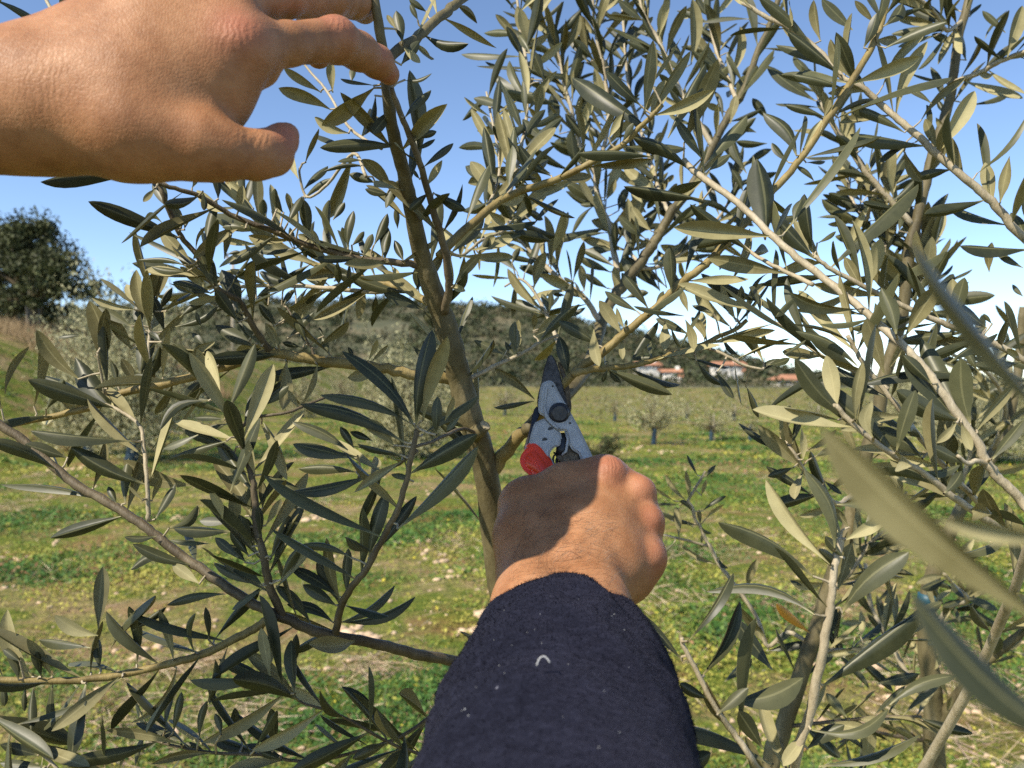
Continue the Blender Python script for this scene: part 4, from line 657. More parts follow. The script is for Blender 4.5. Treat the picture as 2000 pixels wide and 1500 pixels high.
(1500, 350, 3.75, 'T2 R12 R16 R17 R2', '''360 280 540 270 30 t; 640 300 430 320 40 b; 710 320 400 140 70 t; 740 230 550 190 70 t; 740 450 520 400 60 t; 990 640 860 500 80 b; 1090 680 1170 250 90 b; 1190 790 1200 420 90 b; 1220 740 1410 410 60 b; 1620 680 1640 460 85 b; 1870 650 1680 520 50 t; 1880 470 1800 220 80 t; 1870 860 1790 770 60 t; 1070 860 840 480 90 b; 1080 900 900 600 80 b; 1000 800 850 650 70 t; 880 340 820 140 80 b; 940 420 900 220 70 b; 960 380 1000 260 60 t; 1060 200 980 210 40 t; 1120 820 1230 620 60 t; 1090 700 960 560 70 t'''),
(1400, 700, 3.3333, 'R7 R8 R1 R1c R10', '''870 400 490 0 110 t; 780 340 740 0 110 b; 900 400 950 20 60 b; 790 400 430 290 50 b; 1020 520 1010 280 130 b .2; 1170 600 1270 210 90 t; 1560 400 1210 0 110 t; 1650 430 1590 0 170 t; 1690 470 1900 170 70 b; 1790 660 2000 400 80 t; 1590 420 1650 580 150 b; 1560 420 1430 550 110 b; 1200 710 1590 680 50 t .15; 1620 680 1400 580 80 t; 1340 650 1060 440 100 t; 1480 880 1600 720 70 t; 1560 900 1480 740 80 t; 1700 860 1760 680 50 t'''),
(1400, 700, 3.3333, 'R4', '''780 950 1130 870 80 t .12; 860 1100 720 960 70 b; 770 1240 640 740 100 t .1; 740 1340 320 790 80 b .06; 840 1180 1080 1060 120 b; 790 1500 880 1200 120 b; 630 1420 100 1000 60 t; 830 1300 700 1160 60 t; 560 1480 480 1450 50 t'''),
(1400, 700, 3.3333, 'R6', '''430 600 140 420 60 t; 560 720 270 420 90 b; 410 520 480 300 80 b; 400 400 390 320 60 t; 490 560 540 350 45 t; 560 660 550 450 70 b; 590 600 780 460 50 b; 640 640 790 590 50 t; 500 710 330 760 50 t; 620 890 330 700 50 t; 480 640 440 460 60 t; 700 800 820 880 40 t'''),
(1400, 700, 3.3333, 'C2b C2', '''190 180 300 380 40 t; 0 90 110 260 50 t; 470 10 250 70 50 t .1'''),
(1250, 1050, 2.6667, 'R4', '''910 400 360 210 60 t .15; 690 690 490 420 90 t; 450 850 850 730 110 t .1; 1050 390 1350 60 110 t; 950 770 1460 370 90 t; 1300 870 1620 680 60 t; 640 1100 510 900 110 t; 890 1000 1290 880 50 t .2; 870 1100 1060 970 70 t; 930 1190 1440 990 60 t .08; 870 1010 740 1190 100 b'''),
(1250, 1050, 2.6667, 'R5', '''250 540 430 150 40 t .15; 320 720 510 330 65 t .1; 690 1180 110 970 70 t .1; 470 1000 350 740 80 b; 80 1200 370 1120 100 t .1; 220 640 0 380 50 t; 235 575 205 500 34 b; 360 840 210 760 60 t; 400 920 560 780 60 t'''),
(1250, 1050, 2.6667, 'P1 T2 R20 R21 R22', '''890 500 710 345 45 y; 660 590 890 545 40 t; 440 750 580 620 50 t; 730 550 810 440 50 t; 1150 520 1150 380 60 b; 980 230 780 220 50 b .1; 1240 760 1460 700 60 t; 1080 940 970 810 50 t; 1160 1200 1190 960 70 b; 560 270 610 110 40 b .1; 660 540 510 330 50 b; 660 560 560 430 50 b; 960 460 1060 600 50 t; 1120 520 1000 540 40 t'''),
(1240, 850, 5.0, 'P1 P2', '''430 990 410 700 80 b; 500 640 300 385 50 b; 560 750 440 640 45 t .15; 530 640 515 340 60 b; 610 390 510 190 40 t; 690 400 795 285 60 t; 650 590 690 430 45 b; 660 740 870 570 40 t; 690 820 860 660 45 b; 640 870 625 730 55 b; 650 890 750 960 60 t .2; 380 640 165 500 40 b; 430 680 160 660 30 t; 610 880 320 770 50 t; 560 890 270 710 40 t; 830 1270 460 1075 50 b; 380 1050 260 1140 40 t; 650 1060 650 980 50 t; 820 1200 910 1300 40 t .2'''),
(0, 0, 1.0, 'L10', '''-14 -2 98 56 17 t; 132 52 134 -22 34 b; 60 -60 150 -60 30 t; 20 -70 -40 20 24 b'''),
(0, 0, 1.0, 'N1', '''2100 1250 1604 832 70 b .04; 2070 850 1825 449 52 b .03; 2135 1480 1800 1150 80 t -.1; 2085 1060 1830 1010 40 b; 2150 1480 1925 1560 80 t'''),
(0, 0, 1.0, 'T3 T3d T3f', '''1985 745 1920 770 20 t; 1860 1140 1900 1050 18 b; 1850 1130 1800 1150 16 t; 1880 1165 1950 1190 18 t; 1970 820 1930 860 22 t'''),
]

# --- branch geometry
TREES = [empty('olive_tree', (0.04, 0.78, 0), 'olive being pruned, slender greenish trunk between the two hands', 'tree', 'olives at arm\'s length'),
         empty('olive_tree', (0.35, 0.93, 0), 'olive with pale twigs and leaning stem filling the side beyond the sleeve', 'tree', 'olives at arm\'s length'),
         empty('olive_tree', (0.66, 1.22, 0), 'olive with stout upright trunk low behind the pale-twigged olive', 'tree', 'olives at arm\'s length')]
for k, b_ in BR.items():
    pts = np.array([P(*q) for q in b_['pts']]); n_ = 5
    path = catmull(pts, n_); m_ = len(path)
    dd = path[:, 1]; tpar = np.linspace(0, 1, m_)
    if k == 'trunk': wpx = np.interp(pix((path[:, 0], path[:, 1], path[:, 2]))[1], [-200, 100, 260, 400, 600, 640, 760, 900, 1160, 1400, 3000], [15, 20, 25, 30, 42, 46, 48, 49, 49, 52, 76])
    elif k == 'T2': wpx = np.interp(pix((path[:, 0], path[:, 1], path[:, 2]))[1], [-80, 100, 380, 700, 950, 1300, 1500, 3000], [15, 17, 20, 25, 28, 32, 34, 60])
    elif k == 'T3': wpx = np.interp(pix((path[:, 0], path[:, 1], path[:, 2]))[1], [600, 750, 1000, 1240, 1400, 3000], [16, 18, 24, 34, 38, 60])
    elif k == 'C1': wpx = np.interp(pix((path[:, 0], path[:, 1], path[:, 2]))[1], [-20, 100, 380, 560, 745, 800, 860, 925], [11, 13, 14, 16, 17, 22, 26, 30])
    else: wpx = b_['w'][0] + (b_['w'][1] - b_['w'][0]) * tpar
    rad = wpx * dd / F / 2
    nodes = 1 + 0.10 * np.clip(np.sin(np.arange(m_) * 1.7 + hash(k) % 7 * 0 + len(k)), 0.6, 1) - 0.06
    wob = rng.normal(size=(m_, 3)) * (rad * (0.035 if k in ('trunk', 'T2', 'T3') else 0.10))[:, None]; wob[0] = wob[-1] = 0
    path = path + wob
    V, Fc = tube(path, rad * nodes, 12 if k in ('trunk', 'T2', 'T3') else 8, 0.03)
    tr = TREES[b_['tree']]
    b_['obj'] = keep(link('trunk' if k in ('trunk', 'T2', 'T3') else 'branch', mesh('branch', V, Fc), M[b_['mat']]), tr)
    b_['path'] = path; b_['rad'] = rad
# pruning stub on the trunk
st = P(925, 850, .572); V, Fc = tube([st, P(940, 838, .565), P(947, 831, .562)], [.006, .0045, .0042], 10, .05); s_ = keep(link('pruned_stub', mesh('pruned_stub', V, Fc), M['bark']), TREES[0])
V, Fc = tube([P(946.5, 831.5, .562), P(948.5, 829.5, .5615)], [.0038, .0036], 10); cw = link('cut_face', mesh('cut_face', V, Fc, False), M['wood']); cw.parent = s_
# teal tie round the stout trunk behind
V, Fc = tube([P(1810, 1185, 1.10), P(1811, 1172, 1.10), P(1812, 1160, 1.10)], [.0122, .0126, .0122], 14); keep(link('plastic_tie', mesh('plastic_tie', V, Fc), flat_mat('teal_plastic', (0.012, 0.07, 0.10), .5)), TREES[2])

# --- leaf meshes: two faces (upper, underside) welded along the margin
NORM = []
for k_ in range(20):
    sh_ = .6 + k_ / 20; u_ = np.linspace(0, 1, 200); NORM.append(float((u_ ** (0.95 - 0.2 * sh_) * np.maximum(0, 1 - u_ ** (1.7 + 2.6 * (sh_ - .65) + 0.5)) ** .85).max()))
def leaf_mesh(bend, sickle, roll, shape, twist):
    S = 9; V, UV, Fc, MI = [], [], [], []
    for i in range(S + 1):
        t = 1 - (1 - i / S) ** 1.45
        u_ = max(0.0, (t - 0.07) / 0.93); p_ = 1.7 + 2.6 * (shape - 0.65)
        wdt = 0.07 if t < 0.07 else max(0.06 if t < 0.9 else 0.015, u_ ** (0.95 - 0.2 * shape) * max(0, 1 - u_ ** (p_ + 0.5)) ** 0.85 / NORM[min(len(NORM) - 1, int(max(0, shape - .6) * 20))])
        wdt *= 0.5
        cz = -bend * t * t + bend * 0.35 * t
        a = twist * t
        for j, u in enumerate((-1, -0.5, 0, 0.5, 1)):
            x = u * wdt; z = -roll * abs(u) ** 1.6 * wdt + (0.02 * wdt if u == 0 else 0)
            V.append((x * math.cos(a), t, (x * math.sin(a) + z) * 0.15 + cz)); UV.append((0.5 + 0.5 * u, t))
    nt_ = len(V)
    for i in range(S + 1):
        for j, u in enumerate((-1, -0.5, 0, 0.5, 1)):
            q = V[i * 5 + j]; V.append((q[0], q[1], q[2] - (0.0040 if abs(u) < 1 else 0.0022))); UV.append((0.5 + 0.5 * u, q[1]))
    T = lambda i, j: i * 5 + j
    Bm = lambda i, j: nt_ + i * 5 + j
    for i in range(S):
        for j in range(4):
            Fc.append((T(i, j), T(i, j + 1), T(i + 1, j + 1), T(i + 1, j))); MI.append(0)
            Fc.append((Bm(i, j), Bm(i + 1, j), Bm(i + 1, j + 1), Bm(i, j + 1))); MI.append(1)
    return np.array(V), np.array(Fc), np.array(UV), np.array(MI)
VAR = {}
def variant(bend, sickle, roll, shape, twist):
    key = (round(bend / 0.07), round(roll / 0.25), round(shape / 0.12), round(twist / 0.35))
    if key not in VAR:
        v, f, uv, mi = leaf_mesh(key[0] * 0.07, 0, key[1] * 0.25, max(0.55, key[2] * 0.12), key[3] * 0.35); VAR[key] = [v, f, uv, mi, None, {}]
    return VAR[key]
ALL = [[], [], []]      # per tree: dict(matrix, variant, branch, pixels, mats, sickle)
def add_leaf(brn, base, tip, width, top_to, side_hint=None, bend=0.1, sick=0.0, kind='n'):
    a = tip - base; Lh = np.linalg.norm(a); a = a / Lh
    n = top_to - a * np.dot(a, top_to); n /= np.linalg.norm(n) + 1e-9
    x = np.cross(a, n)
    m_ = np.eye(4); m_[:3, 0] = x * width; m_[:3, 1] = a * Lh; m_[:3, 2] = n * Lh; m_[:3, 3] = base
    px = pix(base); qx = pix(tip); L_px = math.hypot(px[0] - qx[0], px[1] - qx[1])
    vis = -150 < (px[0] + qx[0]) / 2 < 2150 and -150 < (px[1] + qx[1]) / 2 < 1650
    ALL[BR[brn]['tree']].append(dict(m=m_, b=brn, px=L_px * width * F / base[1] * (1 if vis else 0.01), kind=kind, bend=bend, sick=sick, L=Lh,
                                     roll=random.uniform(0.3, 1.3), shape=random.uniform(0.70, 1.05), twist=random.gauss(0, 0.5)))
def nearest(brs, px, py):
    best = None
    for k in brs:
        p = BR[k]['path']; x = 1000 + p[:, 0] * F / p[:, 1]; y = 750 - (p[:, 2] - CZ) * F / p[:, 1]
        d2 = (x - px) ** 2 + (y - py) ** 2; i = int(np.argmin(d2))
        if best is None or d2[i] < best[0]: best = (d2[i], k, i)
    return best
for ox, oy, mag, brs, txt in LEAVES:
    brs = brs.split()
    for ent in txt.replace('\n', ' ').split(';'):
        e = ent.split()
        if len(e) < 6: continue
        bx, by, tx, ty, wd = (float(q) / mag for q in e[:5]); side = e[5]; sick = float(e[6]) if len(e) > 6 else random.gauss(0, 0.03)
        bx += ox; tx += ox; by += oy; ty += oy
        d2, k, i = nearest(brs, bx, by)
        p = BR[k]['path'][i]; far = math.sqrt(d2)
        depth = p[1] + random.gauss(0, 0.006) + min(far, 60) * 1e-4 * random.choice((-1, 1))
        base = P(bx, by, depth); Lp = math.hypot(tx - bx, ty - by) * depth / F
        ext = random.uniform(0.02, 0.42); dz = Lp * ext * random.choice((-1, 1))
        if k in ('R4', 'R5', 'R7', 'S3'): dz = -abs(dz) * 0.8 if random.random() < .6 else dz
        if k == 'N1': dz = 0.15 * Lp
        tip = P(tx, ty, depth + dz)
        a = (tip - base) / np.linalg.norm(tip - base); v = np.array([0, 0, CZ]) - (base + tip) / 2; v /= np.linalg.norm(v)
        wtrue = max(wd * depth / F * 1.05, 0.145 * np.linalg.norm(tip - base)); wtrue = 1.1 * min(wtrue, 0.29 * np.linalg.norm(tip - base))
        cosw = min(1, wd * depth / F / wtrue); ang = math.acos(max(0.25, cosw))
        f = v - a * np.dot(v, a); f /= np.linalg.norm(f); s = np.cross(a, f)
        if side == 'b': f = -f
        c1 = f * math.cos(ang) + s * math.sin(ang); c2 = f * math.cos(ang) - s * math.sin(ang)
        ntop = c1 if c1[2] > c2[2] else c2
        if side == 'b' and sick == sick: pass
        add_leaf(k, base, tip, wtrue, ntop, bend=random.uniform(-0.06, 0.16) if random.random() < .75 else random.uniform(.2, .4), sick=sick, kind='y' if side == 'y' else 'n')
        # short stalk to the twig when the leaf base stands off it
        ALL[BR[k]['tree']][-1]['stalk'] = (p, base) if 4 < far < 45 else None

# --- leaves grown in opposite pairs along the twigs, between the traced ones
def inside(px, py, poly):
    c = False; j = len(poly) - 1
    for i in range(len(poly)):
        if (poly[i][1] > py) != (poly[j][1] > py) and px < (poly[j][0] - poly[i][0]) * (py - poly[i][1]) / (poly[j][1] - poly[i][1]) + poly[i][0]: c = not c
        j = i
    return c
HANDZONE = [[(-100, -60), (720, -60), (800, 120), (790, 190), (740, 180), (600, 160), (600, 340), (520, 370), (-100, 370)],
            [(990, 720), (1060, 670), (1120, 700), (1190, 880), (1310, 960), (1320, 1130), (1300, 1220), (1370, 1520), (800, 1520), (960, 1180), (950, 960), (1000, 880)]]
for k, b_ in BR.items():
    if not b_['grow']: continue
    p = b_['path']; seg = np.linalg.norm(np.diff(p, axis=0), axis=1); cum = np.concatenate([[0], np.cumsum(seg)]); tot = cum[-1]
    npair = max(1, b_['grow'] // 2); phase = random.random() * 6.28
    for i in range(npair):
        s = tot * (b_['t0'] + (1 - b_['t0']) * ((i + 0.5 + random.uniform(-.2, .2)) / npair)); j = min(len(p) - 2, int(np.searchsorted(cum, s)) - 1); j = max(j, 0)
        q = p[j] + (p[j + 1] - p[j]) * np.clip((s - cum[j]) / (seg[j] + 1e-9), 0, 1); tg = (p[min(j + 2, len(p) - 1)] - p[max(j - 1, 0)]); tg /= np.linalg.norm(tg)
        phase += 1.57 + random.uniform(-.3, .3); u = np.cross(tg, [0.2, 0.5, 0.8]); u /= np.linalg.norm(u); vv = np.cross(tg, u)
        for sgn in (1, -1):
            o_ = sgn * (u * math.cos(phase) + vv * math.sin(phase)); al = R(random.uniform(28, 62))
            di = tg * math.cos(al) + o_ * math.sin(al) + np.array([0, 0, random.uniform(-.25, .3)]); di /= np.linalg.norm(di)
            Ln = b_['ll'] / 1000 * random.uniform(.72, 1.25); base = q + o_ * b_['rad'][j] * .8; tip = base + di * Ln
            bad = False
            for tt_ in (0, .5, 1):
                c_ = base + (tip - base) * tt_; cx, cy = pix(c_)
                if c_[1] < .33 or (c_[1] < .62 and any(inside(cx, cy, z) for z in HANDZONE)): bad = True
            if bad: continue
            ntop = np.cross(np.cross(di, tg), di) * -1; ntop = ntop / (np.linalg.norm(ntop) + 1e-9) + np.array([0, 0, .55]) + rng.normal(size=3) * .35
            add_leaf(k, base, tip, Ln * random.uniform(.15, .225), ntop if random.random() < .62 else -ntop, bend=random.uniform(-.05, .18), sick=random.gauss(0, .03))
            ALL[b_['tree']][-1]['stalk'] = None

for ti, lv in enumerate(ALL):
    tr = TREES[ti]; lv.sort(key=lambda q: -q['px']); Vs, Fs, Us, Ms, Cs = [], [], [], [], []; off = 0
    for i, q in enumerate(lv):
        var = variant(q['bend'], 0, q['roll'], q['shape'], q['twist']); sk = round(q['sick'] / 0.05) * 0.05
        if sk not in var[5]:
            v2 = var[0].copy(); v2[:, 2] += 0.0; v2s = v2.copy(); var[5][sk] = [v2s, {}]
        v = var[5][sk][0]
        # sideways curve is a fraction of the leaf length, so undo the width scale of x
        wr = np.linalg.norm(q['m'][:3, 0]) / q['L']; wq = round(wr / 0.03) * 0.03
        if i < 300:
            ck = (wq if sk else 0, q['kind'])
            if ck not in var[5][sk][1]:
                vm = v.copy()
                if sk: vm[:, 0] += sk * np.sin(np.pi * vm[:, 1]) / wq
                var[5][sk][1][ck] = mesh('leaf', vm, var[1], True, None, var[2], var[3])
                me = var[5][sk][1][ck]
                for mm in ([M['leaf_yellow']] * 2 if q['kind'] == 'y' else [M['leaf_top'], M['leaf_under']]): me.materials.append(mm)
            o = bpy.data.objects.new('leaf', var[5][sk][1][ck]); COL.objects.link(o)
            o.parent = BR[q['b']]['obj']
            o.matrix_local = Matrix(q['m'].tolist())
            if q['kind'] == 'y': o['label'] = 'yellow withered olive leaf with brown spots'
        else:
            vm = v.copy()
            if sk: vm[:, 0] += sk * np.sin(np.pi * vm[:, 1]) / wr
            vw = vm @ q['m'][:3, :3].T + q['m'][:3, 3]; Vs.append(vw); Fs.append(var[1] + off); Us.append(var[2]); Ms.append(var[3]); Cs.append(np.full((len(vm), 3), random.random())); off += len(vm)
    if Vs:
        keep(link('foliage', mesh('foliage', np.vstack(Vs), np.vstack(Fs), True, np.vstack(Cs), np.vstack(Us), np.concatenate(Ms)), [M['leaf_top'], M['leaf_under']], kind='stuff'), tr)
    SV, SF, so = [], [], 0
    for q in lv:
        if q.get('stalk'):
            a_, b2_ = q['stalk']; v, f = tube([a_, (a_ + b2_) / 2 + rng.normal(size=3) * .0008, b2_ + (b2_ - a_) * .05], [.0008, .0006, .0006], 5, 0, False); SV.append(v); SF += [tuple(i + so for i in g) for g in f]; so += len(v)
    if SV: keep(link('leaf_stalks', mesh('leaf_stalks', np.vstack(SV), SF), M['bark_pale'], kind='stuff'), tr)
    print('tree', ti, 'leaves', len(lv))

# ------------------------------------------------------------------ secateurs
def PS(zx, zy, dz=0.0):
    """point of the secateurs' plane, read in the photograph's window (960, 680) magnified 5.357 times; dz metres towards the far side"""
    px, py = 960 + zx / 5.357, 680 + zy / 5.357; d = 0.550 - (py - 805) * 0.00016 - (px - 1095) * 0.00004; return P(px, py, d + dz)
def plate(name, outline, z0, z1, mat, parent, bev=0.0009, seg=3, smooth_n=0):
    o_ = np.array(outline, float)
    if smooth_n:
        q = catmull(np.vstack([o_, o_[:1]]), smooth_n)[:-1]; o_ = q
    n = len(o_); bm = bmesh.new()
    f = [bm.verts.new(PS(x, y, z0)) for x, y in o_]; b = [bm.verts.new(PS(x, y, z1)) for x, y in o_]
    bm.faces.new(f); bm.faces.new(b[::-1])
    for i in range(n): bm.faces.new((f[i], b[i], b[(i + 1) % n], f[(i + 1) % n]))
    bmesh.ops.recalc_face_normals(bm, faces=bm.faces)
    if bev:
        ed = [e for e in bm.edges if (e.verts[0] in f and e.verts[1] in f) or (e.verts[0] in b and e.verts[1] in b)]
        bmesh.ops.bevel(bm, geom=ed, offset=bev, segments=seg, affect='EDGES', clamp_overlap=True)
    me = bpy.data.meshes.new(name); bm.to_mesh(me); bm.free(); 
    me.polygons.foreach_set('use_smooth', [len(p.vertices) <= 4 for p in me.polygons])
    o = link(name, me, mat); keep(o, parent); return o
sec = empty('secateurs', tuple(P(1095, 805, .55)), 'worn bypass secateurs with red grip cutting the yellowish branch', 'secateurs')
blade = plate('blade', [(590, 88), (625, 72), (655, 100), (690, 180), (722, 280), (750, 400), (785, 540), (800, 640), (740, 720), (600, 720), (500, 690), (478, 560), (495, 450), (520, 360), (545, 230)], 0.001, 0.0042, M['steel'], sec, .0007, 2, 3)
plate('hook', [(700, 140), (725, 150), (752, 205), (775, 270), (800, 350), (818, 430), (830, 540), (836, 640), (800, 700), (755, 650), (765, 520), (760, 420), (740, 330), (715, 240), (695, 180)], 0.005, 0.009, M['rusty'], sec, .001, 2, 3)
body = plate('handle', [(515, 400), (535, 362), (600, 338), (650, 358), (690, 430), (745, 530), (800, 620), (850, 710), (905, 810), (960, 925), (1015, 1040), (1070, 1160), (1120, 1270), (1180, 1420), (1080, 1460), (1010, 1330), (950, 1215), (910, 1110), (850, 1070), (812, 1010), (790, 930), (772, 868), (715, 868), (660, 828), (600, 775), (550, 715), (497, 680), (488, 600), (500, 480)], -0.0052, 0.0012, M['alu'], sec, .0016, 3, 3)
body['label'] = 'worn bare aluminium handle carrying the pivot'
plate('rib', [(560, 420), (590, 400), (578, 520), (568, 600), (590, 690), (650, 780), (700, 830), (690, 850), (620, 800), (560, 720), (545, 620)], -0.0066, -0.004, M['alu'], body, .0006, 2, 3)
hb = plate('handle', [(455, 778), (545, 738), (590, 752), (650, 812), (715, 872), (735, 950), (712, 1020), (660, 1040), (625, 1075), (612, 1130), (660, 1240), (560, 1340), (400, 1340), (345, 1070), (385, 1000), (410, 900), (435, 820)], -0.0046, 0.003, M['alu'], sec, .0013, 3, 3)
hb['label'] = 'aluminium handle with two rivet holes running into the red grip'
plate('shaded_side_wall', [(445, 640), (478, 610), (500, 700), (470, 770), (440, 830), (412, 910), (385, 1000), (350, 1060), (338, 1040), (365, 960), (395, 860), (420, 730)], 0.0, 0.009, M['bolt'], sec, .0012, 2, 3)  # side wall of the handle; its shade is put in as black plate colour
def disc(name, zx, zy, r, z0, z1, mat, parent, rim=0.25):
    a = PS(zx, zy, z1); b = PS(zx, zy, z0); nrm = (b - a) / np.linalg.norm(b - a); h = np.linalg.norm(b - a)
    path = [a, a + nrm * h * .7, a + nrm * h * .92, a + nrm * h]; V, Fc = tube(path, [r, r, r * (1 - rim * .4), r * (1 - rim)], 28); o = link(name, mesh(name, V, Fc, False), mat); keep(o, parent); return o
bolt = disc('pivot_bolt', 712, 682, .0063, -.0092, -.004, M['bolt'], sec)
bolt2 = disc('bolt_rim', 712, 682, .0071, -.0064, -.0045, M['bolt'], bolt, .1); 
for zx, zy in ((617, 850), (558, 962)):
    disc('rivet_hole', zx, zy, .0017, -.00475, -.0042, M['rubber'], hb, .05)
disc('screw', 640, 398, .0007, -.0056, -.004, M['rubber'], body, .05); disc('screw', 822, 785, .0008, -.0056, -.004, M['rubber'], body, .05)
V, Fc = tube([PS(742, 900, .001), PS(748, 980, .001), PS(735, 1080, .001), PS(690, 1110, .001)], [.0024, .0042, .004, .002], 12); keep(link('buffer', mesh('buffer', V, Fc), M['rubber']), sec)
V, Fc = tube([PS(775, 870, -.003), PS(800, 960, -.0035), PS(780, 1080, -.003), PS(735, 1120, -.002)], [.0008, .001, .001, .0008], 8); keep(link('buffer_rim', mesh('buffer_rim', V, Fc), M['alu']), sec)
plate('inner_web', [(812, 1010), (850, 1070), (910, 1110), (950, 1215), (1010, 1330), (900, 1360), (760, 1230), (680, 1140), (735, 1110), (790, 1070)], -.001, .006, M['rusty'], sec, .001, 2, 3)
q = []
for i in range(60):
    t = i / 59; c = PS(650, 1150, .003) * (1 - t) + PS(820, 1230, .004) * t; a = t * 5 * 6.283; q.append(c + np.array([math.sin(a) * .002, math.cos(a) * .002, math.cos(a) * .0035]))
V, Fc = tube(q, .0007, 6); keep(link('spring', mesh('spring', V, Fc), M['bolt']), sec)
# red dipped grip: a rounded sheath round the lower handle, closed in the palm
gp = [PS(425, 1010, .001), PS(432, 1040, .001), PS(455, 1110, .001), PS(485, 1190, .001), PS(525, 1280, .001), PS(575, 1400, .0), PS(660, 1600, -.004), PS(800, 1900, -.010)]
gp = catmull(gp, 4); m_ = len(gp); rr = np.interp(np.linspace(0, 1, m_), [0, .3, .5, 1], [.004, .0075, .009, .009])
red = plate('grip', [(352, 1062), (395, 1032), (440, 1018), (492, 1032), (560, 1110), (640, 1212), (690, 1290), (790, 1500), (560, 1500), (430, 1350), (345, 1288), (300, 1205), (306, 1125)], -.0092, .0088, M['red'], sec, .0062, 6, 3)
red['label'] = 'glossy bright red grip'; red.data.polygons.foreach_set('use_smooth', np.ones(len(red.data.polygons), dtype=bool))
V, Fc = tube(gp, rr, 20); tg_ = link('grip_core', mesh('grip_core', V, Fc), M['red']); tg_.parent = red
gp = catmull([PS(1120, 1290, .001), PS(1180, 1420, .003), PS(1230, 1600, .003), PS(1270, 1800, 0), PS(1290, 1990, -.004)], 4); V, Fc = tube(gp, np.linspace(.006, .0085, len(gp)), 16); keep(link('grip', mesh('grip', V, Fc), M['red']), sec)

# ------------------------------------------------------------------ hands: one continuous skin grown round the bones
def cone(p, a, b, ra, rb):
    ba = b - a; h = np.clip(((p - a) @ ba) / (ba @ ba), 0, 1); return np.linalg.norm(p - a - h[:, None] * ba, axis=1) - (ra + (rb - ra) * h)
def smin(a, b, k):
    h = np.maximum(k - np.abs(a - b), 0) / k; return np.minimum(a, b) - h * h * k * 0.25
def group(p, prims, k):
    d = None
    for a, b, ra, rb in prims:
        e = cone(p, np.asarray(a), np.asarray(b), ra / 1000, rb / 1000); d = e if d is None else smin(d, e, k)
    return d
def surface_nets(fn, lo, hi, h):
    n = np.ceil((hi - lo) / h).astype(int) + 1; g = [lo[i] + h * np.arange(n[i]) for i in range(3)]
    D = np.empty(n, dtype=np.float32)
    for i in range(n[0]):
        yy_, zz_ = np.meshgrid(g[1], g[2], indexing='ij'); p = np.stack([np.full(yy_.size, g[0][i]), yy_.ravel(), zz_.ravel()], -1); D[i] = fn(p).reshape(n[1], n[2])
    s = D < 0; cnt = np.zeros(n - 1, int)
    for dx in (0, 1):
        for dy in (0, 1):
            for dz in (0, 1): cnt += s[dx:n[0] - 1 + dx, dy:n[1] - 1 + dy, dz:n[2] - 1 + dz]
    act = (cnt > 0) & (cnt < 8); ids = -np.ones(n - 1, int); I = np.argwhere(act); ids[act] = np.arange(len(I))
    acc = np.zeros((len(I), 3)); num = np.zeros(len(I)); cr = [(x, y, z) for x in (0, 1) for y in (0, 1) for z in (0, 1)]
    for a in cr:
        for b in cr:
            if sum(b) - sum(a) == 1 and all(b[i] >= a[i] for i in range(3)):
                da = D[I[:, 0] + a[0], I[:, 1] + a[1], I[:, 2] + a[2]]; db = D[I[:, 0] + b[0], I[:, 1] + b[1], I[:, 2] + b[2]]; m_ = (da < 0) != (db < 0)
                t = np.where(m_, da / np.where(m_, da - db, 1), 0); acc += np.where(m_[:, None], np.array(a) + t[:, None] * (np.array(b) - np.array(a)), 0); num += m_
    V = lo + h * (I + acc / num[:, None]); Fq = []
    for ax in range(3):
        u, v = (ax + 1) % 3, (ax + 2) % 3
        sl0 = [slice(1, n[i] - 1) for i in range(3)]; sl0[ax] = slice(0, n[ax] - 1); sl1 = list(sl0); sl1[ax] = slice(1, n[ax])
        s0 = s[tuple(sl0)]; s1 = s[tuple(sl1)]; E = np.argwhere(s0 != s1)
        if not len(E): continue
        flip = s0[tuple(E.T)]; E = E.copy()
        for i in range(3):
            if i != ax: E[:, i] += 1
        eu = np.eye(3, dtype=int)[u]; ev = np.eye(3, dtype=int)[v]
        q = np.stack([ids[tuple((E - eu - ev).T)], ids[tuple((E - ev).T)], ids[tuple(E.T)], ids[tuple((E - eu).T)]], -1); q[~flip] = q[~flip][:, ::-1]; Fq.append(q)
    return V, np.vstack(Fq)
def grow_hand(palm, fingers, kp, kf, lo, hi, h, knuckles, creases, extra=None):
    def fn(p):
        d0 = group(p, palm, kp); d = d0
        for f in fingers:
            df = group(p, f, kf); d = smin(d, smin(d0, df, 0.009), 0.0015)
        if extra is not None:
            for a, b, ra, rb in extra: d = smin(d, cone(p, np.asarray(a), np.asarray(b), ra / 1000, rb / 1000), 0.0045)
        return d
    V, Fq = surface_nets(fn, np.asarray(lo), np.asarray(hi), h)
    for _ in range(2):                                   # settle the vertices on the true surface
        e = 0.0006; g = np.stack([fn(V + np.eye(3)[i] * e) - fn(V - np.eye(3)[i] * e) for i in range(3)], -1) / (2 * e); st_ = (fn(V) / np.maximum((g ** 2).sum(1), .3))[:, None] * g * .8; V = V - st_ * np.minimum(1, .0006 / (np.linalg.norm(st_, axis=1)[:, None] + 1e-9))
    col = np.zeros((len(V), 3))
    for c, r in knuckles: col[:, 0] = np.maximum(col[:, 0], np.exp(-((V - c) ** 2).sum(1) / (r / 1000) ** 2))
    for c, r in creases: col[:, 1] = np.maximum(col[:, 1], np.exp(-((V - c) ** 2).sum(1) / (r / 1000) ** 2))
    return mesh('hand', V, Fq, True, col)
def bb(pr, m_=0.004):
    a = np.array([np.minimum(np.asarray(q[0]) - q[2] / 1000, np.asarray(q[1]) - q[3] / 1000) for q in pr]).min(0) - m_; b = np.array([np.maximum(np.asarray(q[0]) + q[2] / 1000, np.asarray(q[1]) + q[3] / 1000) for q in pr]).max(0) + m_; return a, b
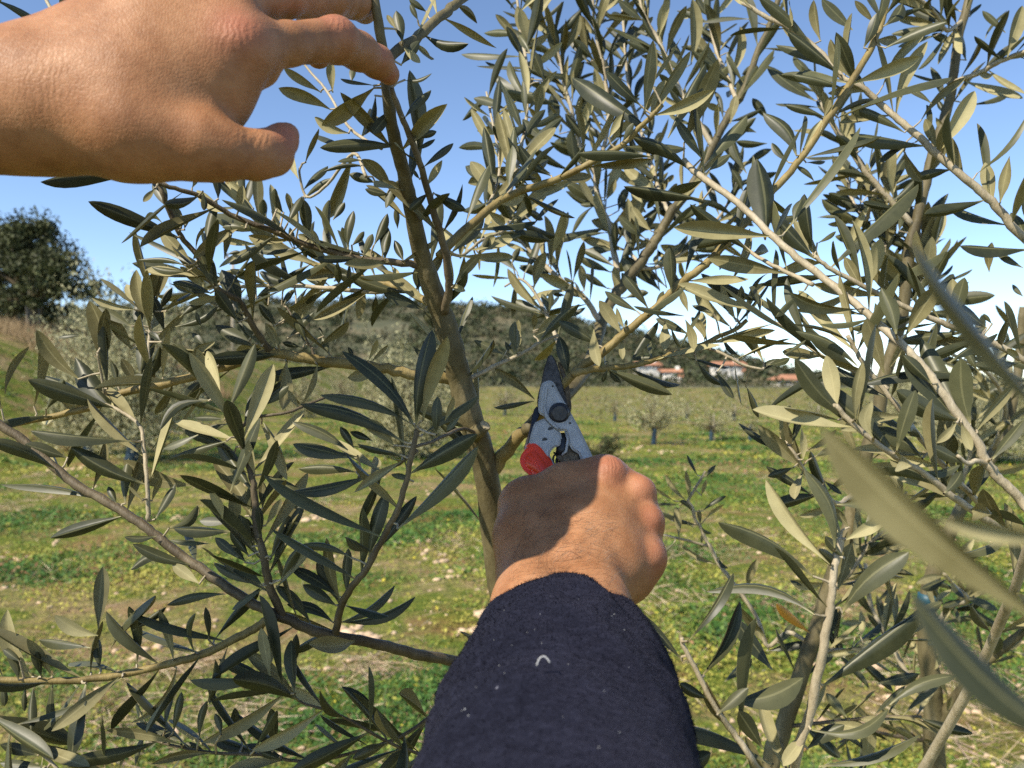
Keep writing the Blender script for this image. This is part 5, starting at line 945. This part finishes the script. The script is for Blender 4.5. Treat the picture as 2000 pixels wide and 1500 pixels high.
person = empty('person', (-0.05, 0.0, 0.0), 'person in navy fleece pruning: bare hand steadying the trunk, other hand gripping secateurs', 'person')
MODE = 'l'
def warp(px, py, d):
    if MODE == 'l':
        t = min(1, max(0, (px - 430) / 330)); return d - 0.036 * (1 - t * t * (3 - 2 * t))
    return d * 1.045
def PW(px, py, d): return P(px, py, warp(px, py, d))
def chain(pts, rs):
    q = [(PW(*p), r * warp(*p) / p[2]) for p, r in zip(pts, rs)]; return [(q[i][0], q[i + 1][0], q[i][1], q[i + 1][1]) for i in range(len(q) - 1)]

# hand steadying the trunk
palm = []
palm += chain([(-640, 170, .335), (-200, 164, .35), (60, 168, .362), (150, 156, .366)], [23, 20.5, 18.5, 16.5])
palm += chain([(-640, 262, .335), (-200, 242, .35), (60, 228, .360), (200, 232, .358)], [24, 21.5, 19.0, 17.5])
palm += chain([(120, 150, .368), (300, 110, .366), (472, 94, .368)], [17, 14.5, 11.8])
palm += chain([(120, 150, .372), (300, 58, .372), (445, 0, .38)], [15, 13.5, 11.8])
palm += chain([(125, 150, .376), (290, 30, .385), (405, -70, .397)], [14, 12.5, 11.2])
palm += chain([(130, 145, .38), (275, 5, .398), (362, -120, .416)], [13, 11.5, 10.5])
palm += chain([(150, 226, .362), (270, 258, .356), (395, 284, .358)], [17, 15.5, 13.2])
palm += chain([(250, 200, .372), (405, 178, .380)], [16, 13.0])
palm += chain([(330, 230, .374), (400, 205, .378)], [14, 11.5])
palm += chain([(120, 195, .359), (260, 180, .3615), (405, 172, .369)], [16, 15, 12])
palm += chain([(200, 160, .361), (420, 130, .369)], [14, 12])
palm += chain([(200, 90, .368), (430, 45, .374)], [14, 11.5])
palm += chain([(230, 90, .392), (340, 20, .40)], [13, 12])
index = chain([(472, 94, .368), (560, 86, .380), (655, 78, .396), (700, 100, .412), (737, 121, .426), (760, 145, .442)], [11.6, 9.3, 10.3, 8.8, 7.7, 5.6]) + chain([(430, 126, .374), (512, 133, .38)], [9.5, 8.0])
middle = chain([(445, 0, .38), (550, -8, .405), (640, -8, .43), (690, 2, .452), (712, 22, .468)], [11.5, 10.2, 10.4, 8.6, 6.8])
ring = chain([(405, -70, .397), (480, -70, .43), (565, -62, .462), (604, 20, .478), (622, 110, .470)], [11, 9.8, 9.6, 8.0, 6.8])
pinky = chain([(362, -120, .416), (420, -140, .44), (475, -130, .456), (520, -66, .478), (540, -10, .480)], [10, 8.6, 8.2, 7.2, 6.2])
thumb = chain([(395, 286, .358), (450, 300, .360), (500, 302, .364), (528, 294, .368), (550, 274, .372), (562, 262, .374)], [12.8, 10.0, 9.6, 8.8, 6.8, 4.8]) + chain([(500, 306, .364), (534, 308, .368)], [9.0, 7.6])
tend = [(PW(200, 128, .352), PW(450, 82, .3585), 2.2, 2.6), (PW(200, 95, .356), PW(425, 0, .37), 2.0, 2.6), (PW(470, 92, .363), PW(476, 92, .364), 7.5, 7.5), (PW(655, 72, .390), PW(662, 76, .391), 6.6, 6.6)]
pr = palm + index + middle + ring + pinky + thumb; lo, hi = bb(pr); lo[0] = PW(-520, 0, .34)[0]
kn = [(PW(465, 60, .358), 11), (PW(655, 55, .387), 9), (PW(740, 105, .418), 6), (PW(560, 262, .364), 10), (PW(758, 150, .433), 6)]
cr_ = [(PW(470, 80, .357), 9), (PW(660, 60, .386), 7), (PW(735, 105, .418), 5), (PW(420, 220, .365), 9), (PW(120, 180, .345), 13), (PW(500, 280, .355), 8)]
me = grow_hand(palm, [index, middle, ring, pinky, thumb], .016, .004, lo, hi, .0019, kn, cr_, tend)
keep(link('hand', me, M['skin']), person).__setitem__('label', 'bare hand with curled index finger holding the trunk top')

# hand gripping the secateurs
MODE = 'r'
palm = []
palm += chain([(1050, 1700, .245), (1045, 1350, .345), (1042, 1190, .405), (1045, 1120, .43)], [24, 20.5, 18.2, 17])
palm += chain([(1140, 1700, .245), (1150, 1350, .345), (1150, 1195, .405), (1140, 1120, .43)], [24, 20.5, 18.5, 17])
palm += chain([(1080, 1110, .43), (1130, 1020, .452), (1182, 938, .475)], [15, 14.5, 11.4])
palm += chain([(1100, 1110, .43), (1165, 1035, .45), (1236, 968, .476)], [15, 14.0, 11])
palm += chain([(1120, 1120, .43), (1185, 1065, .448), (1254, 1023, .469)], [15, 13.0, 10.6])
palm += chain([(1140, 1135, .43), (1200, 1105, .442), (1258, 1088, .456)], [15, 13, 10.4])
palm += chain([(1150, 1160, .432), (1215, 1120, .455), (1240, 1090, .47)], [15, 14, 12])
palm += chain([(1040, 1120, .43), (1026, 1050, .445), (1026, 990, .463)], [16, 14.5, 13])
palm += chain([(1035, 985, .466), (1105, 955, .474), (1178, 938, .478)], [12, 12.2, 11.5])
palm += chain([(1060, 1050, .452), (1150, 1020, .466), (1210, 1010, .475)], [15, 15, 14])
index = chain([(1182, 938, .475), (1198, 958, .50), (1195, 985, .522), (1150, 1000, .545), (1100, 1000, .545), (1075, 1000, .532)], [11.2, 10, 10, 8.8, 8, 6.6])
middle = chain([(1236, 968, .476), (1245, 995, .502), (1230, 1025, .524), (1170, 1035, .545), (1115, 1040, .543), (1090, 1040, .53)], [11, 10, 10, 8.8, 8, 6.8])
ring = chain([(1254, 1023, .469), (1258, 1045, .495), (1240, 1070, .515), (1180, 1080, .535), (1130, 1080, .532), (1110, 1080, .52)], [10.6, 9.6, 9.6, 8.4, 7.6, 6.6])
pinky = chain([(1258, 1088, .456), (1260, 1100, .478), (1240, 1118, .495), (1190, 1122, .51), (1150, 1122, .508)], [10.4, 9, 8.6, 7.6, 6.4])
thumb = chain([(1026, 990, .463), (1030, 968, .485), (1042, 962, .505), (1080, 975, .528), (1105, 985, .535)], [12.6, 10.8, 10.2, 9, 7])
tend = [(PW(1120, 1080, .416), PW(1180, 940, .463), 2.0, 2.4), (PW(1140, 1090, .417), PW(1235, 968, .464), 2.0, 2.5), (PW(1160, 1100, .416), PW(1255, 1022, .458), 1.8, 2.4),
        (PW(1186, 924, .466), PW(1191, 923, .467), 8.8, 8.8), (PW(1248, 957, .467), PW(1252, 960, .468), 8.6, 8.6), (PW(1266, 1014, .460), PW(1269, 1017, .461), 8.2, 8.2), (PW(1268, 1084, .447), PW(1271, 1087, .448), 8.2, 8.2)]
pr = palm + index + middle + ring + pinky + thumb; lo, hi = bb(pr); lo[1] = .33
kn = [(PW(1195, 915, .465), 11), (PW(1258, 955, .466), 10), (PW(1275, 1018, .458), 10), (PW(1280, 1090, .446), 11)]
cr_ = [(PW(1195, 905, .46), 7), (PW(1080, 1140, .41), 14), (PW(1000, 960, .455), 9)]
me = grow_hand(palm, [index, middle, ring, pinky, thumb], .0105, .004, lo, hi, .0019, kn, cr_, tend)
hand2 = keep(link('hand', me, M['skin']), person); hand2['label'] = 'hand gripping the secateurs, knuckles lit by sun'

# sleeves
def sleeve(path, rad, name, label):
    path = catmull(path, 8); n_ = len(path); rad = np.interp(np.linspace(0, 1, n_), np.linspace(0, 1, len(rad)), rad) / 1000
    V, Fc = tube(path, rad, 64, 0, False); V = np.asarray(V)
    nz = vnoise(V[:, 0] * 60 + V[:, 1] * 35, V[:, 2] * 60 - V[:, 1] * 20, 5, 3); cen = np.repeat(path, 64, 0); dr = V - cen; ln = np.linalg.norm(dr, axis=1)[:, None]; fold = np.sin(vnoise(V[:, 0] * 14, V[:, 2] * 9 + V[:, 1] * 16, 8, 2) * 5.0); V = cen + dr / ln * (ln + nz[:, None] * .0014 + fold[:, None] * .0016)
    # turned-in cuff
    ring0 = V[:64]; c0 = path[0]; ax = path[1] - path[0]; ax /= np.linalg.norm(ax); lip = [ring0 + (c0 - ring0) * .05 - ax * .002, ring0 + (c0 - ring0) * .12 + ax * .003, ring0 + (c0 - ring0) * .10 + ax * .03]
    base = len(V); V = np.vstack([V] + lip); prev = 0
    for r_ in range(3):
        o2 = base + r_ * 64
        for s in range(64): s2 = (s + 1) % 64; Fc.append((prev + s2, prev + s, o2 + s, o2 + s2))
        prev = o2
    sl = keep(link(name, mesh(name, V, Fc), M['fleece']), person); sl['label'] = label
    # pile: short fibres standing on the cloth
    m_ = 34000; fi = rng.integers(0, (n_ - 1) * 64, m_); i = fi // 64; s = fi % 64; a = rng.random((m_, 1)); b = rng.random((m_, 1)); q00 = V[i * 64 + s]; q01 = V[i * 64 + (s + 1) % 64]; q10 = V[(i + 1) * 64 + s]; q11 = V[(i + 1) * 64 + (s + 1) % 64]
    p = (q00 * (1 - a) + q01 * a) * (1 - b) + (q10 * (1 - a) + q11 * a) * b; cen = path[i] * (1 - b) + path[i + 1] * b; nr_ = p - cen; nr_ /= np.linalg.norm(nr_, axis=1)[:, None]
    dr = nr_ + rng.normal(size=(m_, 3)) * .55; dr /= np.linalg.norm(dr, axis=1)[:, None]; sd_ = np.cross(dr, rand_unit(m_)); sd_ /= np.linalg.norm(sd_, axis=1)[:, None]; L_ = (.0007 + .0009 * rng.random(m_))[:, None]
    VV_ = np.stack([p - sd_ * .00016, p + sd_ * .00016, p + dr * L_], 1).reshape(-1, 3); pf = link('fleece_pile', mesh('fleece_pile', VV_, np.arange(m_ * 3).reshape(-1, 3), False), M['fuzz'], kind='stuff'); pf.parent = sl
    return sl, V, path
sl, SV_, sp = sleeve([P(1118, 1250, .440), P(1107, 1298, .410), P(1102, 1350, .373), P(1096, 1440, .33), P(1092, 1560, .29), P(1080, 1900, .215), P(1060, 2500, .15)], [37.2, 44.5, 48.6, 50, 51, 52, 54], 'sleeve', 'dark navy fleece sleeve dotted with pale lint')
sleeve([P(-420, 210, .309), P(-650, 225, .299), P(-1000, 330, .27), P(-1600, 700, .22)], [39, 44, 48, 50], 'sleeve', 'navy fleece sleeve pushed back from the steadying hand')
# shred of wood and lint caught on the sleeve
def on_sleeve(px, py, rest=.0008):
    """the cloth point under that pixel"""
    ro = np.array([0, 0, CZ]); t = P(px, py, 1.0) - ro; vv_ = SV_[:len(sp) * 64] - ro; k_ = (vv_ @ t) / (t @ t); ds_ = np.linalg.norm(vv_ - k_[:, None] * t, axis=1); c_ = np.where(ds_ < np.sort(ds_)[14])[0]; i = c_[np.argmin(k_[c_])]; return ro + t * (k_[i] - rest / np.linalg.norm(t))
V, Fc = tube(catmull([on_sleeve(1048, 1300), on_sleeve(1054, 1286), on_sleeve(1063, 1282), on_sleeve(1070, 1288), on_sleeve(1074, 1294)], 4), .00028, 6); 
sh = link('wood_shred', mesh('wood_shred', V, Fc), M['lint'], label='pale curled shred of wood stuck on the navy sleeve', cat='shred')
VV_, FF_, so = [], [], 0
for px, py, s in [(908, 1385, .0012), (915, 1398, .0009), (902, 1388, .0007), (1220, 1230, .0007), (1030, 1235, .0006), (1045, 1230, .0006), (985, 1192, .0006), (1055, 1200, .0005), (1058, 1256, .0006), (1200, 1200, .0008), (1195, 1203, .0006), (1180, 1350, .0006), (1210, 1430, .0006), (965, 1250, .0006), (985, 1315, .0006), (975, 1300, .0007), (930, 1342, .0006), (1110, 1297, .0006), (1170, 1460, .0006), (1100, 1400, .0005), (1228, 1303, .0005), (1130, 1170, .0004), (1075, 1165, .0004), (1000, 1260, .0005)]:
    c_ = on_sleeve(px, py, .0009); v = ico(1)[0] * s * .27 * np.array([1, .6, 1.0]) * (1 + .4 * rng.normal(size=(12, 1)) * .5) + c_; VV_.append(v); FF_.append(ico(1)[1] + so); so += len(v)
lo_ = link('lint', mesh('lint', np.vstack(VV_), np.vstack(FF_)), M['lint'], kind='stuff'); lo_.parent = sl
# fine hairs on the back of the gripping hand and the steadying wrist
def hairs(hand_me, test, n_, ln, flow, parent):
    V = np.empty(len(hand_me.vertices) * 3); hand_me.vertices.foreach_get('co', V); V = V.reshape(-1, 3); Nn = np.empty(len(V) * 3); hand_me.vertices.foreach_get('normal', Nn); Nn = Nn.reshape(-1, 3)
    X_ = 1000 + V[:, 0] * F / V[:, 1]; Y_ = 750 - (V[:, 2] - CZ) * F / V[:, 1]; ok = np.where(test(X_, Y_) & (Nn[:, 1] < -.1))[0]; ii = rng.choice(ok, n_); p = V[ii] + rng.normal(size=(n_, 3)) * .0007; nn = Nn[ii]
    fl = np.asarray(flow) + rng.normal(size=(n_, 3)) * .35; d1 = fl + nn * .45; d1 /= np.linalg.norm(d1, axis=1)[:, None]; d2_ = fl + nn * .05; d2_ /= np.linalg.norm(d2_, axis=1)[:, None]
    L_ = (ln * (.6 + .8 * rng.random(n_)))[:, None]; m1 = p + d1 * L_ * .5; e = m1 + d2_ * L_ * .5; s_ = np.cross(d1, nn); s_ /= np.linalg.norm(s_, axis=1)[:, None]; w_ = .00005
    VV_ = np.stack([p - s_ * w_, p + s_ * w_, m1 + s_ * w_, m1 - s_ * w_, e], 1).reshape(-1, 3); k_ = np.arange(n_)[:, None] * 5; FF_ = [tuple(r) for r in (k_ + [0, 1, 2, 3]).tolist()] + [tuple(r) for r in (k_ + [3, 2, 4]).tolist()]
    h = link('hair', mesh('hair', VV_, FF_, False), M['hair'], kind='stuff'); h.parent = parent
hairs(hand2.data, lambda x, y: (y > 1000) & (y < 1200) & (x > 985) & (x < 1190), 800, .009, (.75, 0, .35), hand2)
